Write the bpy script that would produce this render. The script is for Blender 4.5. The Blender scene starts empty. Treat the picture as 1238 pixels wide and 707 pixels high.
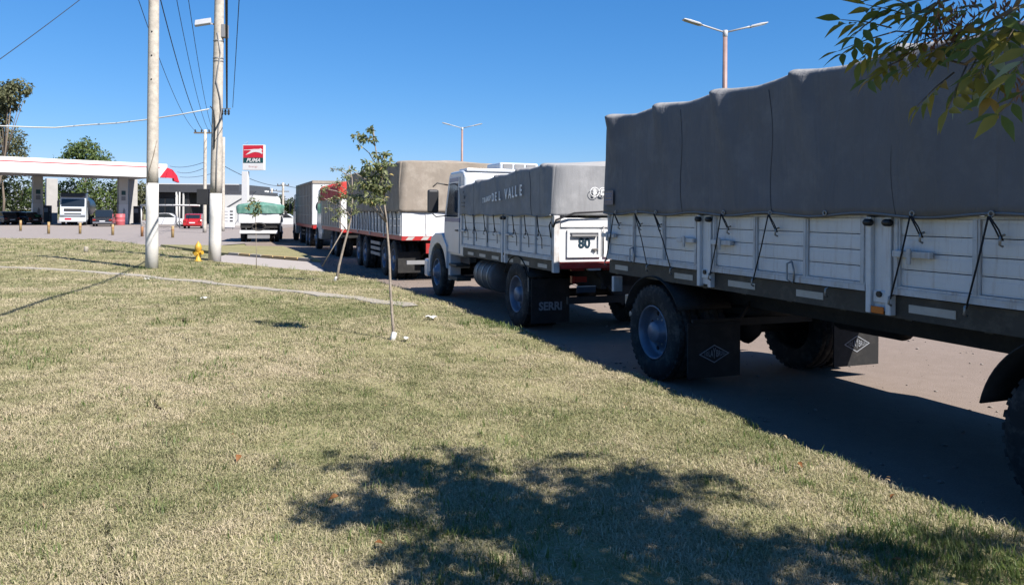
import bpy, bmesh, math, random
import numpy as np
from mathutils import Vector, Matrix, Euler
R = math.radians
random.seed(7); rng = np.random.default_rng(7)
scene = bpy.context.scene
C = scene.collection

# ------------------------------------------------------------------ camera
FPX = 930.0                      # focal length in photograph pixels (1238 wide)
CAM_Z = 1.8
cam = bpy.data.cameras.new('camera'); camo = bpy.data.objects.new('camera', cam); C.objects.link(camo)
cam.sensor_fit = 'HORIZONTAL'; cam.sensor_width = 36.0; cam.lens = 36.0 * FPX / 1238.0
cam.shift_y = -96.5 / 1238.0
cam.clip_start = 0.05; cam.clip_end = 6000
camo.matrix_world = Matrix.Translation((0, 0, CAM_Z)) @ (Matrix.Rotation(R(90), 4, 'X') @ Matrix.Rotation(R(0.46), 4, 'Z'))
scene.camera = camo

# ------------------------------------------------------------------ sky, sun, exposure
SUN_EL = R(47.0)
SUN_H = Vector((0.766, -0.643)).normalized()          # horizontal direction towards the sun
world = bpy.data.worlds.new('World'); scene.world = world; world.use_nodes = True
nt = world.node_tree; nt.nodes.clear()
sky = nt.nodes.new('ShaderNodeTexSky'); sky.sky_type = 'NISHITA'; sky.sun_disc = False
sky.sun_elevation = SUN_EL; sky.sun_rotation = math.atan2(SUN_H.x, SUN_H.y)
sky.air_density = 1.0; sky.dust_density = 0.0; sky.ozone_density = 10.0; sky.altitude = 0
sep = nt.nodes.new('ShaderNodeSeparateColor'); com = nt.nodes.new('ShaderNodeCombineColor'); nt.links.new(sky.outputs[0], sep.inputs[0])
for i, (k, e) in enumerate(((.50, 1.25), (1.01, .85), (1.71, .70))):      # camera-like rendering of the clear sky, channel by channel
    pw = nt.nodes.new('ShaderNodeMath'); pw.operation = 'POWER'; pw.inputs[1].default_value = e; ml = nt.nodes.new('ShaderNodeMath'); ml.operation = 'MULTIPLY'; ml.inputs[1].default_value = k
    nt.links.new(sep.outputs[i], pw.inputs[0]); nt.links.new(pw.outputs[0], ml.inputs[0]); nt.links.new(ml.outputs[0], com.inputs[i])
bg = nt.nodes.new('ShaderNodeBackground'); bg.inputs['Strength'].default_value = 0.061
wo = nt.nodes.new('ShaderNodeOutputWorld')
nt.links.new(com.outputs[0], bg.inputs[0]); nt.links.new(bg.outputs[0], wo.inputs[0])
sl = bpy.data.lights.new('sun', 'SUN'); sl.energy = 5.0; sl.angle = R(0.53); sl.color = (1.0, 0.94, 0.86)
so = bpy.data.objects.new('sun', sl); C.objects.link(so)
sdir = Vector((SUN_H.x * math.cos(SUN_EL), SUN_H.y * math.cos(SUN_EL), math.sin(SUN_EL)))
so.rotation_euler = sdir.to_track_quat('Z', 'Y').to_euler(); so.location = sdir * 60
scene.view_settings.view_transform = 'Standard'; scene.view_settings.look = 'None'
scene.view_settings.exposure = 1.2; scene.view_settings.gamma = 1.0
scene.cycles.max_bounces = 6; scene.cycles.diffuse_bounces = 3; scene.cycles.glossy_bounces = 2
scene.cycles.transparent_max_bounces = 6; scene.cycles.use_denoising = True
scene.cycles.caustics_reflective = False; scene.cycles.caustics_refractive = False

# ------------------------------------------------------------------ frames: road axis
TH = R(21.0)
D = Vector((-math.sin(TH), math.cos(TH))); RN = Vector((math.cos(TH), math.sin(TH))); O = Vector((0.066, 12.2))
def sw(s, w): p = O + D * s + RN * w; return p
def to_sw(x, y): v = Vector((x, y)) - O; return v.dot(D), v.dot(RN)
def hor(px): return 257.0 + 0.008 * (px - 619.0)
def gpt(px, py, z=0.0):
    """ground point at height z seen at a photograph pixel (used to survey the place)"""
    Y = (CAM_Z - z) * FPX / (py - hor(px)); return Vector(((px - 619.0) / FPX * Y, Y, z))
def at(px, Y): return (px - 619.0) / FPX * Y
def zat(px, py, Y): return CAM_Z - (py - hor(px)) / FPX * Y
def lawn_z(x, y):
    s, w = to_sw(x, y)
    t = min(max((s + 3.0) / 15.0, 0.0), 1.0); t = t * t * (3 - 2 * t)
    return 0.45 - 0.39 * t + 0.012 * math.sin(x * 1.3 + y * .7) * math.sin(y * 1.1 - x * .4)
def lawn_pt(px, py):
    z = 0.3
    for _ in range(30):
        p = gpt(px, py, z); z = 0.5 * z + 0.5 * lawn_z(p.x, p.y)
    p = gpt(px, py, z); return p

# ------------------------------------------------------------------ materials
MATS = {}
GA = 0.64
def mat(name, col, var=0.12, scale=6.0, rough=0.6, bump=0.0, bscale=None, metal=0.0, dirt=None, spec=0.4, trans=0.0, coat=0.0, streak=None, wrinkle=0.0):
    if name in MATS: return MATS[name]
    m = bpy.data.materials.new(name); m.use_nodes = True; n = m.node_tree.nodes; l = m.node_tree.links
    b = n['Principled BSDF']; tc = n.new('ShaderNodeTexCoord')
    tex = n.new('ShaderNodeTexNoise'); tex.inputs['Scale'].default_value = scale; tex.inputs['Detail'].default_value = 5; tex.inputs['Roughness'].default_value = .62
    l.new(tc.outputs['Object'], tex.inputs['Vector'])
    rp = n.new('ShaderNodeValToRGB'); rp.color_ramp.elements[0].position = .3; rp.color_ramp.elements[1].position = .72
    col = [c * GA for c in col]; lo = [c * (1 - var) for c in col]; hi = [min(1, c * (1 + var)) for c in col]
    rp.color_ramp.elements[0].color = (*lo, 1); rp.color_ramp.elements[1].color = (*hi, 1)
    l.new(tex.outputs['Fac'], rp.inputs['Fac']); out = rp.outputs['Color']
    if dirt:
        dc, amt, ds = dirt
        t2 = n.new('ShaderNodeTexNoise'); t2.inputs['Scale'].default_value = ds; t2.inputs['Detail'].default_value = 8; t2.inputs['Roughness'].default_value = .7
        l.new(tc.outputs['Object'], t2.inputs['Vector'])
        r2 = n.new('ShaderNodeValToRGB'); r2.color_ramp.elements[0].position = .48; r2.color_ramp.elements[1].position = .75
        r2.color_ramp.elements[0].color = (0, 0, 0, 1); r2.color_ramp.elements[1].color = (amt, amt, amt, 1)
        l.new(t2.outputs['Fac'], r2.inputs['Fac'])
        mx = n.new('ShaderNodeMixRGB'); mx.inputs['Color2'].default_value = (*dc, 1)
        l.new(r2.outputs['Color'], mx.inputs['Fac']); l.new(out, mx.inputs['Color1']); out = mx.outputs['Color']
    if streak:                                   # run-down rust and dirt streaks
        sc_, amt, sz = streak; mp = n.new('ShaderNodeMapping'); mp.inputs['Scale'].default_value = (sz, sz, sz * .09); gp = n.new('ShaderNodeNewGeometry')
        l.new(gp.outputs['Position'], mp.inputs['Vector']); t4 = n.new('ShaderNodeTexNoise'); t4.inputs['Scale'].default_value = 1.0; t4.inputs['Detail'].default_value = 7; t4.inputs['Roughness'].default_value = .7; l.new(mp.outputs[0], t4.inputs['Vector'])
        r4 = n.new('ShaderNodeValToRGB'); r4.color_ramp.elements[0].position = .53; r4.color_ramp.elements[1].position = .72; r4.color_ramp.elements[0].color = (0, 0, 0, 1); r4.color_ramp.elements[1].color = (amt, amt, amt, 1); l.new(t4.outputs['Fac'], r4.inputs['Fac'])
        m4 = n.new('ShaderNodeMixRGB'); m4.inputs['Color2'].default_value = (*sc_, 1); l.new(r4.outputs['Color'], m4.inputs['Fac']); l.new(out, m4.inputs['Color1']); out = m4.outputs['Color']
    l.new(out, b.inputs['Base Color'])
    b.inputs['Roughness'].default_value = rough; b.inputs['Metallic'].default_value = metal; b.inputs['Specular IOR Level'].default_value = spec
    if coat: b.inputs['Coat Weight'].default_value = coat; b.inputs['Coat Roughness'].default_value = .15
    if bump:
        t3 = n.new('ShaderNodeTexNoise'); t3.inputs['Scale'].default_value = bscale or scale * 6; t3.inputs['Detail'].default_value = 4
        l.new(tc.outputs['Object'], t3.inputs['Vector'])
        bp = n.new('ShaderNodeBump'); bp.inputs['Strength'].default_value = bump; bp.inputs['Distance'].default_value = .01
        l.new(t3.outputs['Fac'], bp.inputs['Height']); nrm_out = bp.outputs['Normal']
        if wrinkle:                              # slack creases in cloth, dents in sheet metal
            mp = n.new('ShaderNodeMapping'); mp.inputs['Scale'].default_value = (2.2, 5.5, .9); mp.inputs['Rotation'].default_value = (.25, 0, 0); l.new(tc.outputs['Object'], mp.inputs['Vector'])
            t5 = n.new('ShaderNodeTexNoise'); t5.inputs['Scale'].default_value = 1.0; t5.inputs['Detail'].default_value = 5; t5.inputs['Distortion'].default_value = .7; l.new(mp.outputs[0], t5.inputs['Vector'])
            b2_ = n.new('ShaderNodeBump'); b2_.inputs['Strength'].default_value = wrinkle; b2_.inputs['Distance'].default_value = .06; l.new(t5.outputs['Fac'], b2_.inputs['Height']); l.new(nrm_out, b2_.inputs['Normal']); nrm_out = b2_.outputs['Normal']
        l.new(nrm_out, b.inputs['Normal'])
    MATS[name] = m; return m
def paint_sunlit_tops(m, col, amt):  # mixes sunlit brightness into the base colour of upward faces
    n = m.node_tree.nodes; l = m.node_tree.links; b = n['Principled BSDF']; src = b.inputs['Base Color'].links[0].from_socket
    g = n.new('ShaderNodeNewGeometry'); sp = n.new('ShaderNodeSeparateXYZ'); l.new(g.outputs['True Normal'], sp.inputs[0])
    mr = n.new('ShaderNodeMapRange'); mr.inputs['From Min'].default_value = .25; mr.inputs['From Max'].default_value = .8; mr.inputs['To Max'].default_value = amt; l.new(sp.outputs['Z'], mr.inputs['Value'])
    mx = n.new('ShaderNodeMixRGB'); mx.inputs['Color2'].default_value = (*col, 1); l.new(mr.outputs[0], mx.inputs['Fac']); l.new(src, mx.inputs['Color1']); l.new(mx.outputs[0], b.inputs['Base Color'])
def leafmat(name, c1, c2, c3=None, scale=14.0):
    m = bpy.data.materials.new(name); m.use_nodes = True; n = m.node_tree.nodes; l = m.node_tree.links
    c1, c2 = [tuple(q * .88 for q in c) for c in (c1, c2)]
    b = n['Principled BSDF']; geo = n.new('ShaderNodeNewGeometry'); tc = n.new('ShaderNodeTexCoord')
    rp = n.new('ShaderNodeValToRGB'); rp.color_ramp.elements[0].color = (*c1, 1); rp.color_ramp.elements[1].color = (*c2, 1)
    if c3: e = rp.color_ramp.elements.new(.93); e.color = (*c2, 1); rp.color_ramp.elements[2].color = (*c3, 1)
    l.new(geo.outputs['Random Per Island'], rp.inputs['Fac']); l.new(rp.outputs['Color'], b.inputs['Base Color'])
    b.inputs['Roughness'].default_value = .5; b.inputs['Specular IOR Level'].default_value = .35
    tr = n.new('ShaderNodeBsdfTranslucent'); l.new(rp.outputs['Color'], tr.inputs['Color'])
    mx = n.new('ShaderNodeMixShader'); mx.inputs[0].default_value = .45
    l.new(b.outputs[0], mx.inputs[1]); l.new(tr.outputs[0], mx.inputs[2]); l.new(mx.outputs[0], n['Material Output'].inputs[0])
    MATS[name] = m; return m
def glassmat(name, col, rough=.06):
    m = bpy.data.materials.new(name); m.use_nodes = True; b = m.node_tree.nodes['Principled BSDF']
    b.inputs['Base Color'].default_value = (*col, 1); b.inputs['Roughness'].default_value = rough; b.inputs['Specular IOR Level'].default_value = .6
    MATS[name] = m; return m

M_white = mat('white_paint', (.88, .90, .93), .06, 3, .42, .05, 30, dirt=((.40, .37, .34), .4, 5), streak=((.26, .17, .12), .38, 26), wrinkle=.12)
M_white2 = mat('worn_white_paint', (.72, .74, .77), .1, 4, .5, .05, 30, dirt=((.30, .25, .20), .75, 6), streak=((.20, .11, .07), .7, 22), wrinkle=.1)
M_cab = mat('cab_white_paint', (.66, .71, .78), .04, 3, .3, coat=.4, dirt=((.4, .37, .33), .3, 4))
M_cabblue = mat('cab_blue_stripe', (.05, .1, .3), .1, 3, .35, coat=.3)
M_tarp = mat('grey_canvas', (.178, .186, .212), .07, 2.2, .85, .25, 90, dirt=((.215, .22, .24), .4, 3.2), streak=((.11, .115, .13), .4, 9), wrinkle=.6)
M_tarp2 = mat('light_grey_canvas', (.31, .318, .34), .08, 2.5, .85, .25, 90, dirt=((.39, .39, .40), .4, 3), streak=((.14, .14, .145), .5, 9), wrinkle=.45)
M_tarp3 = mat('tan_canvas', (.34, .29, .24), .12, 2, .85, .2, 60, dirt=((.42, .38, .33), .5, 2.5), streak=((.22, .18, .15), .5, 7), wrinkle=.45)
M_tarp4 = mat('green_canvas', (.10, .26, .21), .15, 3, .8, .2, 50, dirt=((.3, .36, .32), .5, 3))
M_tarpred = mat('red_canvas', (.62, .05, .04), .15, 4, .7, .2, 50)
for _m in (M_tarp, M_tarp2): paint_sunlit_tops(_m, (.26, .255, .25), .8)  # canvas tops and rims coloured lighter, as if in stronger sun
M_stitch = mat('seam_thread', (.085, .09, .105), .1, 9, .9)
M_dark = mat('chassis_black', (.016, .015, .015), .3, 6, .7, .1, 40, dirt=((.06, .052, .045), .4, 5))
M_rail = mat('frame_dark_grey', (.048, .047, .043), .2, 5, .6, .1, 40, dirt=((.11, .10, .085), .6, 6))
M_red = mat('red_paint', (.50, .03, .03), .15, 4, .45, dirt=((.2, .1, .08), .5, 6))
M_rubber = mat('tyre_rubber', (.022, .022, .023), .2, 12, .85, .2, 60, dirt=((.13, .115, .10), .7, 7))
M_flap = mat('mudflap_rubber', (.014, .014, .015), .2, 10, .75, .1, 40, dirt=((.055, .05, .045), .4, 6))
M_rim = mat('wheel_steel', (.20, .24, .33), .15, 7, .4, metal=.3, dirt=((.14, .13, .12), .7, 9))
M_steel = mat('bare_steel', (.42, .41, .4), .15, 8, .45, metal=.6)
M_alu = mat('aluminium', (.62, .63, .65), .1, 8, .35, metal=.8)
M_tape = mat('reflective_tape', (.55, .55, .53), .12, 10, .4, dirt=((.3, .27, .23), .6, 8))
M_mark = mat('emblem_grey', (.30, .32, .36), .15, 20, .6)
M_letter = mat('chalk_white_letters', (1.2, 1.22, 1.25), .15, 14, .8)
M_rope = mat('dark_rope', (.025, .025, .03), .2, 30, .9)
M_orange = mat('orange_lens', (.75, .18, .02), .1, 10, .25)
M_redlens = mat('red_lens', (.30, .03, .02), .1, 10, .25)
M_black = mat('black_print', (.012, .014, .018), .1, 10, .5)
M_navy = mat('navy_print', (.01, .04, .07), .1, 10, .5)
M_patch = mat('pink_sewn_patch', (.36, .30, .30), .25, 30, .9)
M_concpole = mat('weathered_concrete', (.60, .55, .48), .2, 7, .9, .4, 40, dirt=((.19, .17, .15), .55, 5))
M_polewhite = mat('whitewash', (.72, .71, .68), .08, 8, .85, .2, 40, dirt=((.45, .41, .36), .55, 6))
M_wire = mat('cable_black', (.02, .02, .022), .1, 20, .7)
M_wirelt = mat('cable_pale', (.55, .56, .55), .1, 20, .6)
M_bark = mat('bark', (.21, .17, .13), .3, 14, .9, .6, 40)
M_barkpale = mat('pale_bark', (.34, .29, .24), .25, 20, .9, .5, 50)
M_yellow = mat('yellow_paint', (.70, .42, .04), .2, 8, .5, dirt=((.28, .13, .04), 1.0, 7))
M_yellow2 = mat('faded_yellow_paint', (.50, .35, .15), .2, 8, .7, dirt=((.30, .24, .18), .8, 9))
M_lamppost = mat('lamp_post_paint', (.36, .24, .22), .12, 5, .5)
M_lamphead = mat('lamp_head_grey', (.5, .51, .53), .1, 8, .4)
M_glass = glassmat('dark_glass', (.012, .016, .022))
M_glassblue = glassmat('tinted_glass', (.02, .035, .06))
M_mirror = glassmat('mirror_back', (.02, .02, .022), .3)
M_chrome = mat('chrome', (.8, .8, .82), .05, 5, .15, metal=1.0)
M_canopy = mat('canopy_white', (.80, .80, .79), .03, 1, .45)
M_soffit = mat('canopy_soffit', (.50, .50, .50), .08, .6, .6)
M_cred = mat('signal_red', (.62, .02, .045), .06, 2, .4)
M_teal = mat('dark_teal', (.008, .07, .075), .06, 2, .4)
M_signwhite = mat('sign_white', (.82, .82, .82), .03, 2, .4)
M_shopdark = mat('shop_dark_cladding', (.035, .035, .038), .15, 2, .5)
M_shopgrey = mat('shop_fascia_grey', (.085, .09, .105), .08, 1, .5)
M_wallwhite = mat('white_render', (.72, .72, .70), .05, 1.2, .8)
M_colgrey = mat('column_grey', (.48, .47, .46), .08, 2, .6)
M_pumpgreen = mat('bin_green', (.03, .16, .08), .1, 4, .5)
M_carred = mat('car_red', (.48, .02, .025), .05, 2, .25, coat=.6)
M_carwhite = mat('car_white', (.76, .77, .78), .03, 2, .25, coat=.6)
M_carblack = mat('car_black', (.02, .021, .024), .1, 2, .25, coat=.6)
M_tank = mat('tanker_steel', (.3, .31, .33), .15, 3, .35, metal=.5)
M_kerb = mat('concrete_strip', (.42, .38, .32), .15, 3, .95, .5, 25, dirt=((.25, .22, .16), .7, 4))
M_plastic = mat('grey_plastic', (.3, .3, .31), .1, 5, .5)
M_wood = mat('brown_board', (.40, .20, .09), .15, 6, .7)
M_paper = mat('litter_white', (.75, .75, .72), .08, 10, .8)
L_ash = leafmat('ash_leaf', (.045, .085, .018), (.11, .16, .035), (.42, .26, .05))
L_dry = leafmat('dry_seed_cluster', (.20, .085, .035), (.34, .17, .08))
L_sap = leafmat('sapling_leaf', (.13, .17, .07), (.27, .29, .14), (.42, .32, .12))
L_euc = leafmat('grey_green_leaf', (.085, .10, .05), (.19, .195, .10))
L_green = leafmat('mid_green_leaf', (.06, .11, .03), (.17, .22, .07))
L_dk = leafmat('dark_green_leaf', (.025, .045, .012), (.07, .095, .03))
L_fall = leafmat('fallen_leaf', (.22, .085, .03), (.34, .16, .06))

# ------------------------------------------------------------------ mesh helpers
class MB:
    def __init__(s): s.v = []; s.f = []; s.sm = []
    def add(s, v, f, smooth=False):
        o = len(s.v); s.v += [tuple(p) for p in v]; s.f += [tuple(i + o for i in q) for q in f]; s.sm += [smooth] * len(f); return s
    def box(s, x0, x1, y0, y1, z0, z1):
        v = [(x0, y0, z0), (x1, y0, z0), (x1, y1, z0), (x0, y1, z0), (x0, y0, z1), (x1, y0, z1), (x1, y1, z1), (x0, y1, z1)]
        return s.add(v, [(0, 3, 2, 1), (4, 5, 6, 7), (0, 1, 5, 4), (1, 2, 6, 5), (2, 3, 7, 6), (3, 0, 4, 7)])
    def beam(s, a, b, w, h):
        a = Vector(a); b = Vector(b); d = (b - a).normalized(); up = Vector((0, 0, 1)) if abs(d.z) < .95 else Vector((1, 0, 0))
        x = d.cross(up).normalized() * w / 2; u = x.cross(d).normalized() * h / 2
        v = [a - x - u, a + x - u, a + x + u, a - x + u, b - x - u, b + x - u, b + x + u, b - x + u]
        return s.add(v, [(0, 1, 2, 3), (4, 7, 6, 5), (0, 4, 5, 1), (1, 5, 6, 2), (2, 6, 7, 3), (3, 7, 4, 0)])
    def tube(s, pts, r, n=8, cap=True, smooth=True):
        pts = [Vector(p) for p in pts]; m = len(pts)
        rr = r if hasattr(r, '__len__') else [r] * m
        v = []; f = []; ref = None
        for i, p in enumerate(pts):
            t = (pts[min(i + 1, m - 1)] - pts[max(i - 1, 0)]).normalized()
            if ref is None: ref = Vector((0, 0, 1)) if abs(t.z) < .9 else Vector((1, 0, 0))
            x = (ref - t * ref.dot(t)).normalized(); ref = x; y = t.cross(x)
            for k in range(n):
                a = 2 * math.pi * k / n; v.append(p + (x * math.cos(a) + y * math.sin(a)) * rr[i])
        for i in range(m - 1):
            for k in range(n):
                f.append((i * n + k, i * n + (k + 1) % n, (i + 1) * n + (k + 1) % n, (i + 1) * n + k))
        s.add(v, f, smooth)
        if cap:
            o = len(s.v) - m * n
            s.f += [tuple(o + k for k in reversed(range(n))), tuple(o + (m - 1) * n + k for k in range(n))]; s.sm += [False, False]
        return s
    def lathe(s, prof, n=24, axis='z', c=(0, 0, 0), smooth=True, close=False, cap=True):
        v = []; f = []; m = len(prof)
        for (r, h) in prof:
            for k in range(n):
                a = 2 * math.pi * k / n; p, q = r * math.cos(a), r * math.sin(a)
                if axis == 'z': P = (c[0] + p, c[1] + q, c[2] + h)
                elif axis == 'x': P = (c[0] + h, c[1] + p, c[2] + q)
                else: P = (c[0] + q, c[1] + h, c[2] + p)
                v.append(P)
        mm = m if close else m - 1
        for i in range(mm):
            j = (i + 1) % m
            for k in range(n): f.append((i * n + k, i * n + (k + 1) % n, j * n + (k + 1) % n, j * n + k))
        s.add(v, f, smooth)
        if not close and cap:
            o = len(s.v) - m * n
            s.f += [tuple(o + k for k in reversed(range(n))), tuple(o + (m - 1) * n + k for k in range(n))]; s.sm += [False, False]
        return s
    def prism(s, poly, x0, x1, axis='x', smooth=False):
        """poly of (a,b) extruded along axis: x -> (y,z), y -> (x,z), z -> (x,y)"""
        n = len(poly)
        def P(a, b, t): return (t, a, b) if axis == 'x' else ((a, t, b) if axis == 'y' else (a, b, t))
        v = [P(a, b, x0) for a, b in poly] + [P(a, b, x1) for a, b in poly]
        f = [tuple(reversed(range(n))), tuple(range(n, 2 * n))] + [(i, (i + 1) % n, n + (i + 1) % n, n + i) for i in range(n)]
        return s.add(v, f, smooth)
    def mesh(s, name, m, fix=True):
        me = bpy.data.meshes.new(name); me.from_pydata(s.v, [], s.f)
        me.polygons.foreach_set('use_smooth', s.sm)
        if fix and len(s.f) < 60000:
            bm = bmesh.new(); bm.from_mesh(me); bmesh.ops.recalc_face_normals(bm, faces=bm.faces); bm.to_mesh(me); bm.free()
        if m: me.materials.append(m)
        me.update(); return me
    def build(s, name, m, parent=None, bevel=0, seg=2, loc=None, fix=True):
        return obj(name, s.mesh(name, m, fix), parent, bevel, seg, loc)
def obj(name, me, parent=None, bevel=0, seg=2, loc=None):
    o = bpy.data.objects.new(name, me); C.objects.link(o)
    if parent: o.parent = parent
    if loc is not None: o.location = loc
    if bevel:
        b = o.modifiers.new('bevel', 'BEVEL'); b.width = bevel; b.segments = seg; b.limit_method = 'ANGLE'; b.angle_limit = R(35)
    return o
def thing(name, label, cat, loc=(0, 0, 0), rz=0.0, group=None):
    o = bpy.data.objects.new(name, None); C.objects.link(o); o.empty_display_size = .2
    o.location = loc; o.rotation_euler = (0, 0, rz); return tag(o, label, cat, group)
def tag(o, label=None, cat=None, group=None, kind=None):
    if label: o['label'] = label
    if cat: o['category'] = cat
    if group: o['group'] = group
    if kind: o['kind'] = kind
    return o
def text(s, size, m, parent, M, name='lettering', offset=0.0, extrude=.002, sx=1.0, shear=0.0, align='CENTER', spacing=1.0):
    cu = bpy.data.curves.new(name, 'FONT'); cu.body = s; cu.size = size; cu.align_x = align; cu.align_y = 'CENTER'
    cu.extrude = extrude; cu.offset = offset; cu.resolution_u = 3; cu.shear = shear; cu.space_character = spacing
    cu.materials.append(m)
    tmp = bpy.data.objects.new(name, cu); me = bpy.data.meshes.new_from_object(tmp); bpy.data.objects.remove(tmp); bpy.data.curves.remove(cu)
    o = bpy.data.objects.new(name, me); C.objects.link(o); o.parent = parent
    o.matrix_local = M @ Matrix.Diagonal((sx, 1, 1, 1)); return o
def face_left(x, y, z):      # text plane facing -x, reading towards -y (front of vehicle to the left)
    return Matrix(((0, 0, -1, x), (-1, 0, 0, y), (0, 1, 0, z), (0, 0, 0, 1)))
def face_rear(x, y, z):      # plane facing -y
    return Matrix(((1, 0, 0, x), (0, 0, -1, y), (0, 1, 0, z), (0, 0, 0, 1)))
def leaf_mesh(pos, dirs, nrm, ln, wd, fold=.25):
    """numpy arrays -> verts, faces of diamond leaves (6 verts, 4 tris: folded along the midrib)"""
    n = len(pos); d = dirs / np.linalg.norm(dirs, axis=1, keepdims=True)
    x = np.cross(d, nrm); x /= (np.linalg.norm(x, axis=1, keepdims=True) + 1e-9); u = np.cross(x, d)
    L = ln[:, None]; W = wd[:, None]
    a = pos; m1 = pos + d * L * .35 ; b = pos + d * L - u * L * .12
    p = pos + d * L * .42 + x * W * .5 + u * W * fold; q = pos + d * L * .42 - x * W * .5 + u * W * fold
    V = np.stack([a, p, b, q, m1], 1).reshape(-1, 3)
    o = (np.arange(n) * 5)[:, None]
    F = np.concatenate([o + np.array([[0, 1, 4]]), o + np.array([[1, 2, 4]]), o + np.array([[2, 3, 4]]), o + np.array([[3, 0, 4]])], 0)
    return V, F
def np_mesh(name, V, F, m):
    me = bpy.data.meshes.new(name); V = np.asarray(V, np.float32); F = np.asarray(F, np.int32)
    me.vertices.add(len(V)); me.vertices.foreach_set('co', V.ravel())
    k = F.shape[1]; me.loops.add(F.size); me.loops.foreach_set('vertex_index', F.ravel())
    me.polygons.add(len(F)); me.polygons.foreach_set('loop_start', np.arange(len(F), dtype=np.int32) * k)
    me.polygons.foreach_set('loop_total', np.full(len(F), k, np.int32))
    me.update(calc_edges=True); me.validate()
    if m: me.materials.append(m)
    return me
# ------------------------------------------------------------------ the setting
def ground_mat(name, cols, scales, bump=.6, bscale=40, rough=.95, positions=(.35, .5, .65)):
    m = bpy.data.materials.new(name); m.use_nodes = True; n = m.node_tree.nodes; l = m.node_tree.links
    cols = [tuple(c * GA for c in k) for k in cols]
    b = n['Principled BSDF']; b.inputs['Roughness'].default_value = rough; b.inputs['Specular IOR Level'].default_value = .15
    g = n.new('ShaderNodeNewGeometry'); prev = None
    for i, sc in enumerate(scales):
        t = n.new('ShaderNodeTexNoise'); t.inputs['Scale'].default_value = sc; t.inputs['Detail'].default_value = 6; t.inputs['Roughness'].default_value = .65
        l.new(g.outputs['Position'], t.inputs['Vector'])
        if prev is None: prev = t.outputs['Fac']
        else:
            mx = n.new('ShaderNodeMath'); mx.operation = 'MULTIPLY_ADD'; mx.inputs[1].default_value = .5
            sub = n.new('ShaderNodeMath'); sub.operation = 'MULTIPLY'; sub.inputs[1].default_value = .5
            l.new(prev, sub.inputs[0]); l.new(t.outputs['Fac'], mx.inputs[0]); l.new(sub.outputs[0], mx.inputs[2]); prev = mx.outputs[0]
    rp = n.new('ShaderNodeValToRGB'); els = rp.color_ramp.elements
    els[0].position = positions[0]; els[1].position = positions[-1]
    els[0].color = (*cols[0], 1); els[1].color = (*cols[-1], 1)
    for p, c in zip(positions[1:-1], cols[1:-1]): e = els.new(p); e.color = (*c, 1)
    l.new(prev, rp.inputs['Fac']); l.new(rp.outputs['Color'], b.inputs['Base Color'])
    t = n.new('ShaderNodeTexNoise'); t.inputs['Scale'].default_value = bscale; t.inputs['Detail'].default_value = 6
    l.new(g.outputs['Position'], t.inputs['Vector'])
    bp = n.new('ShaderNodeBump'); bp.inputs['Strength'].default_value = bump; bp.inputs['Distance'].default_value = .02
    l.new(t.outputs['Fac'], bp.inputs['Height']); l.new(bp.outputs['Normal'], b.inputs['Normal'])
    MATS[name] = m; return m
G_lawn = ground_mat('lawn_thatch', [(.44, .37, .24), (.36, .32, .18), (.27, .26, .12), (.48, .40, .28)], (.35, 1.9, 30.0), .9, 60, positions=(.36, .46, .54, .66))
G_far = ground_mat('dry_verge', [(.30, .27, .16), (.24, .235, .11), (.38, .33, .22)], (.06, .8, 9), .5, 12)
G_road = ground_mat('dusty_asphalt', [(.20, .160, .135), (.31, .25, .215), (.245, .196, .165), (.37, .305, .26)], (.5, 6, 60), .5, 90, positions=(.34, .45, .55, .66))
G_court = ground_mat('forecourt_concrete', [(.30, .26, .25), (.36, .32, .30), (.27, .24, .235)], (.15, 1.5, 10), .2, 30)
G_soil = None
G_drive = ground_mat('driveway_concrete', [(.38, .35, .33), (.46, .42, .40), (.33, .30, .28)], (.4, 3, 25), .3, 40)

def sheet(name, pts, m, kind='structure'):
    me = bpy.data.meshes.new(name); me.from_pydata([tuple(p) for p in pts], [], [tuple(range(len(pts)))]); me.materials.append(m)
    o = obj(name, me); o['kind'] = kind; return o
S = 2600.0
sheet('ground', [(-S, -S, -.03), (S, -S, -.03), (S, S, -.03), (-S, S, -.03)], G_far)
# road: long strip along the truck row
def sw3(s, w, z): p = sw(s, w); return (p.x, p.y, z)
def edge_w(s):
    if s < 9.0:
        return -1.12 + .05 * math.sin(s * 1.9 + 1) + .035 * math.sin(s * 5.3) + .03 * math.sin(s * 13.1) + .02 * math.sin(s * 29.7) + .22 * (1 / (1 + math.exp(-(s - 2.6) * 2.2)))
    return -.95
road = MB(); ss = np.linspace(-60, 260, 60)
for a, b in zip(ss[:-1], ss[1:]):
    road.add([sw3(a, -3, 0), sw3(a, 12.2, 0), sw3(b, 12.2, 0), sw3(b, -3, 0)], [(0, 1, 2, 3)])
road.build('road', G_road, fix=False)['kind'] = 'structure'
sheet('forecourt', [(-140, 47, .004), (-24, 44.5, .004), (-15.5, 35, .004), (-14, 46, .004), (-24, 75, .004), (-24, 130, .004), (-140, 130, .004)], G_court)
# kerb of the median beyond the trucks
km = MB()
for a, b in zip(ss[:-1], ss[1:]):
    p = [sw3(a, 12.2, -.02), sw3(b, 12.2, -.02), sw3(b, 12.2, .13), sw3(a, 12.2, .13), sw3(a, 16.2, -.02), sw3(b, 16.2, -.02), sw3(b, 16.2, .13), sw3(a, 16.2, .13)]
    km.add(p, [(0, 1, 2, 3), (3, 2, 6, 7), (4, 7, 6, 5)])
km.build('median', G_far, fix=False)['kind'] = 'structure'

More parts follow.
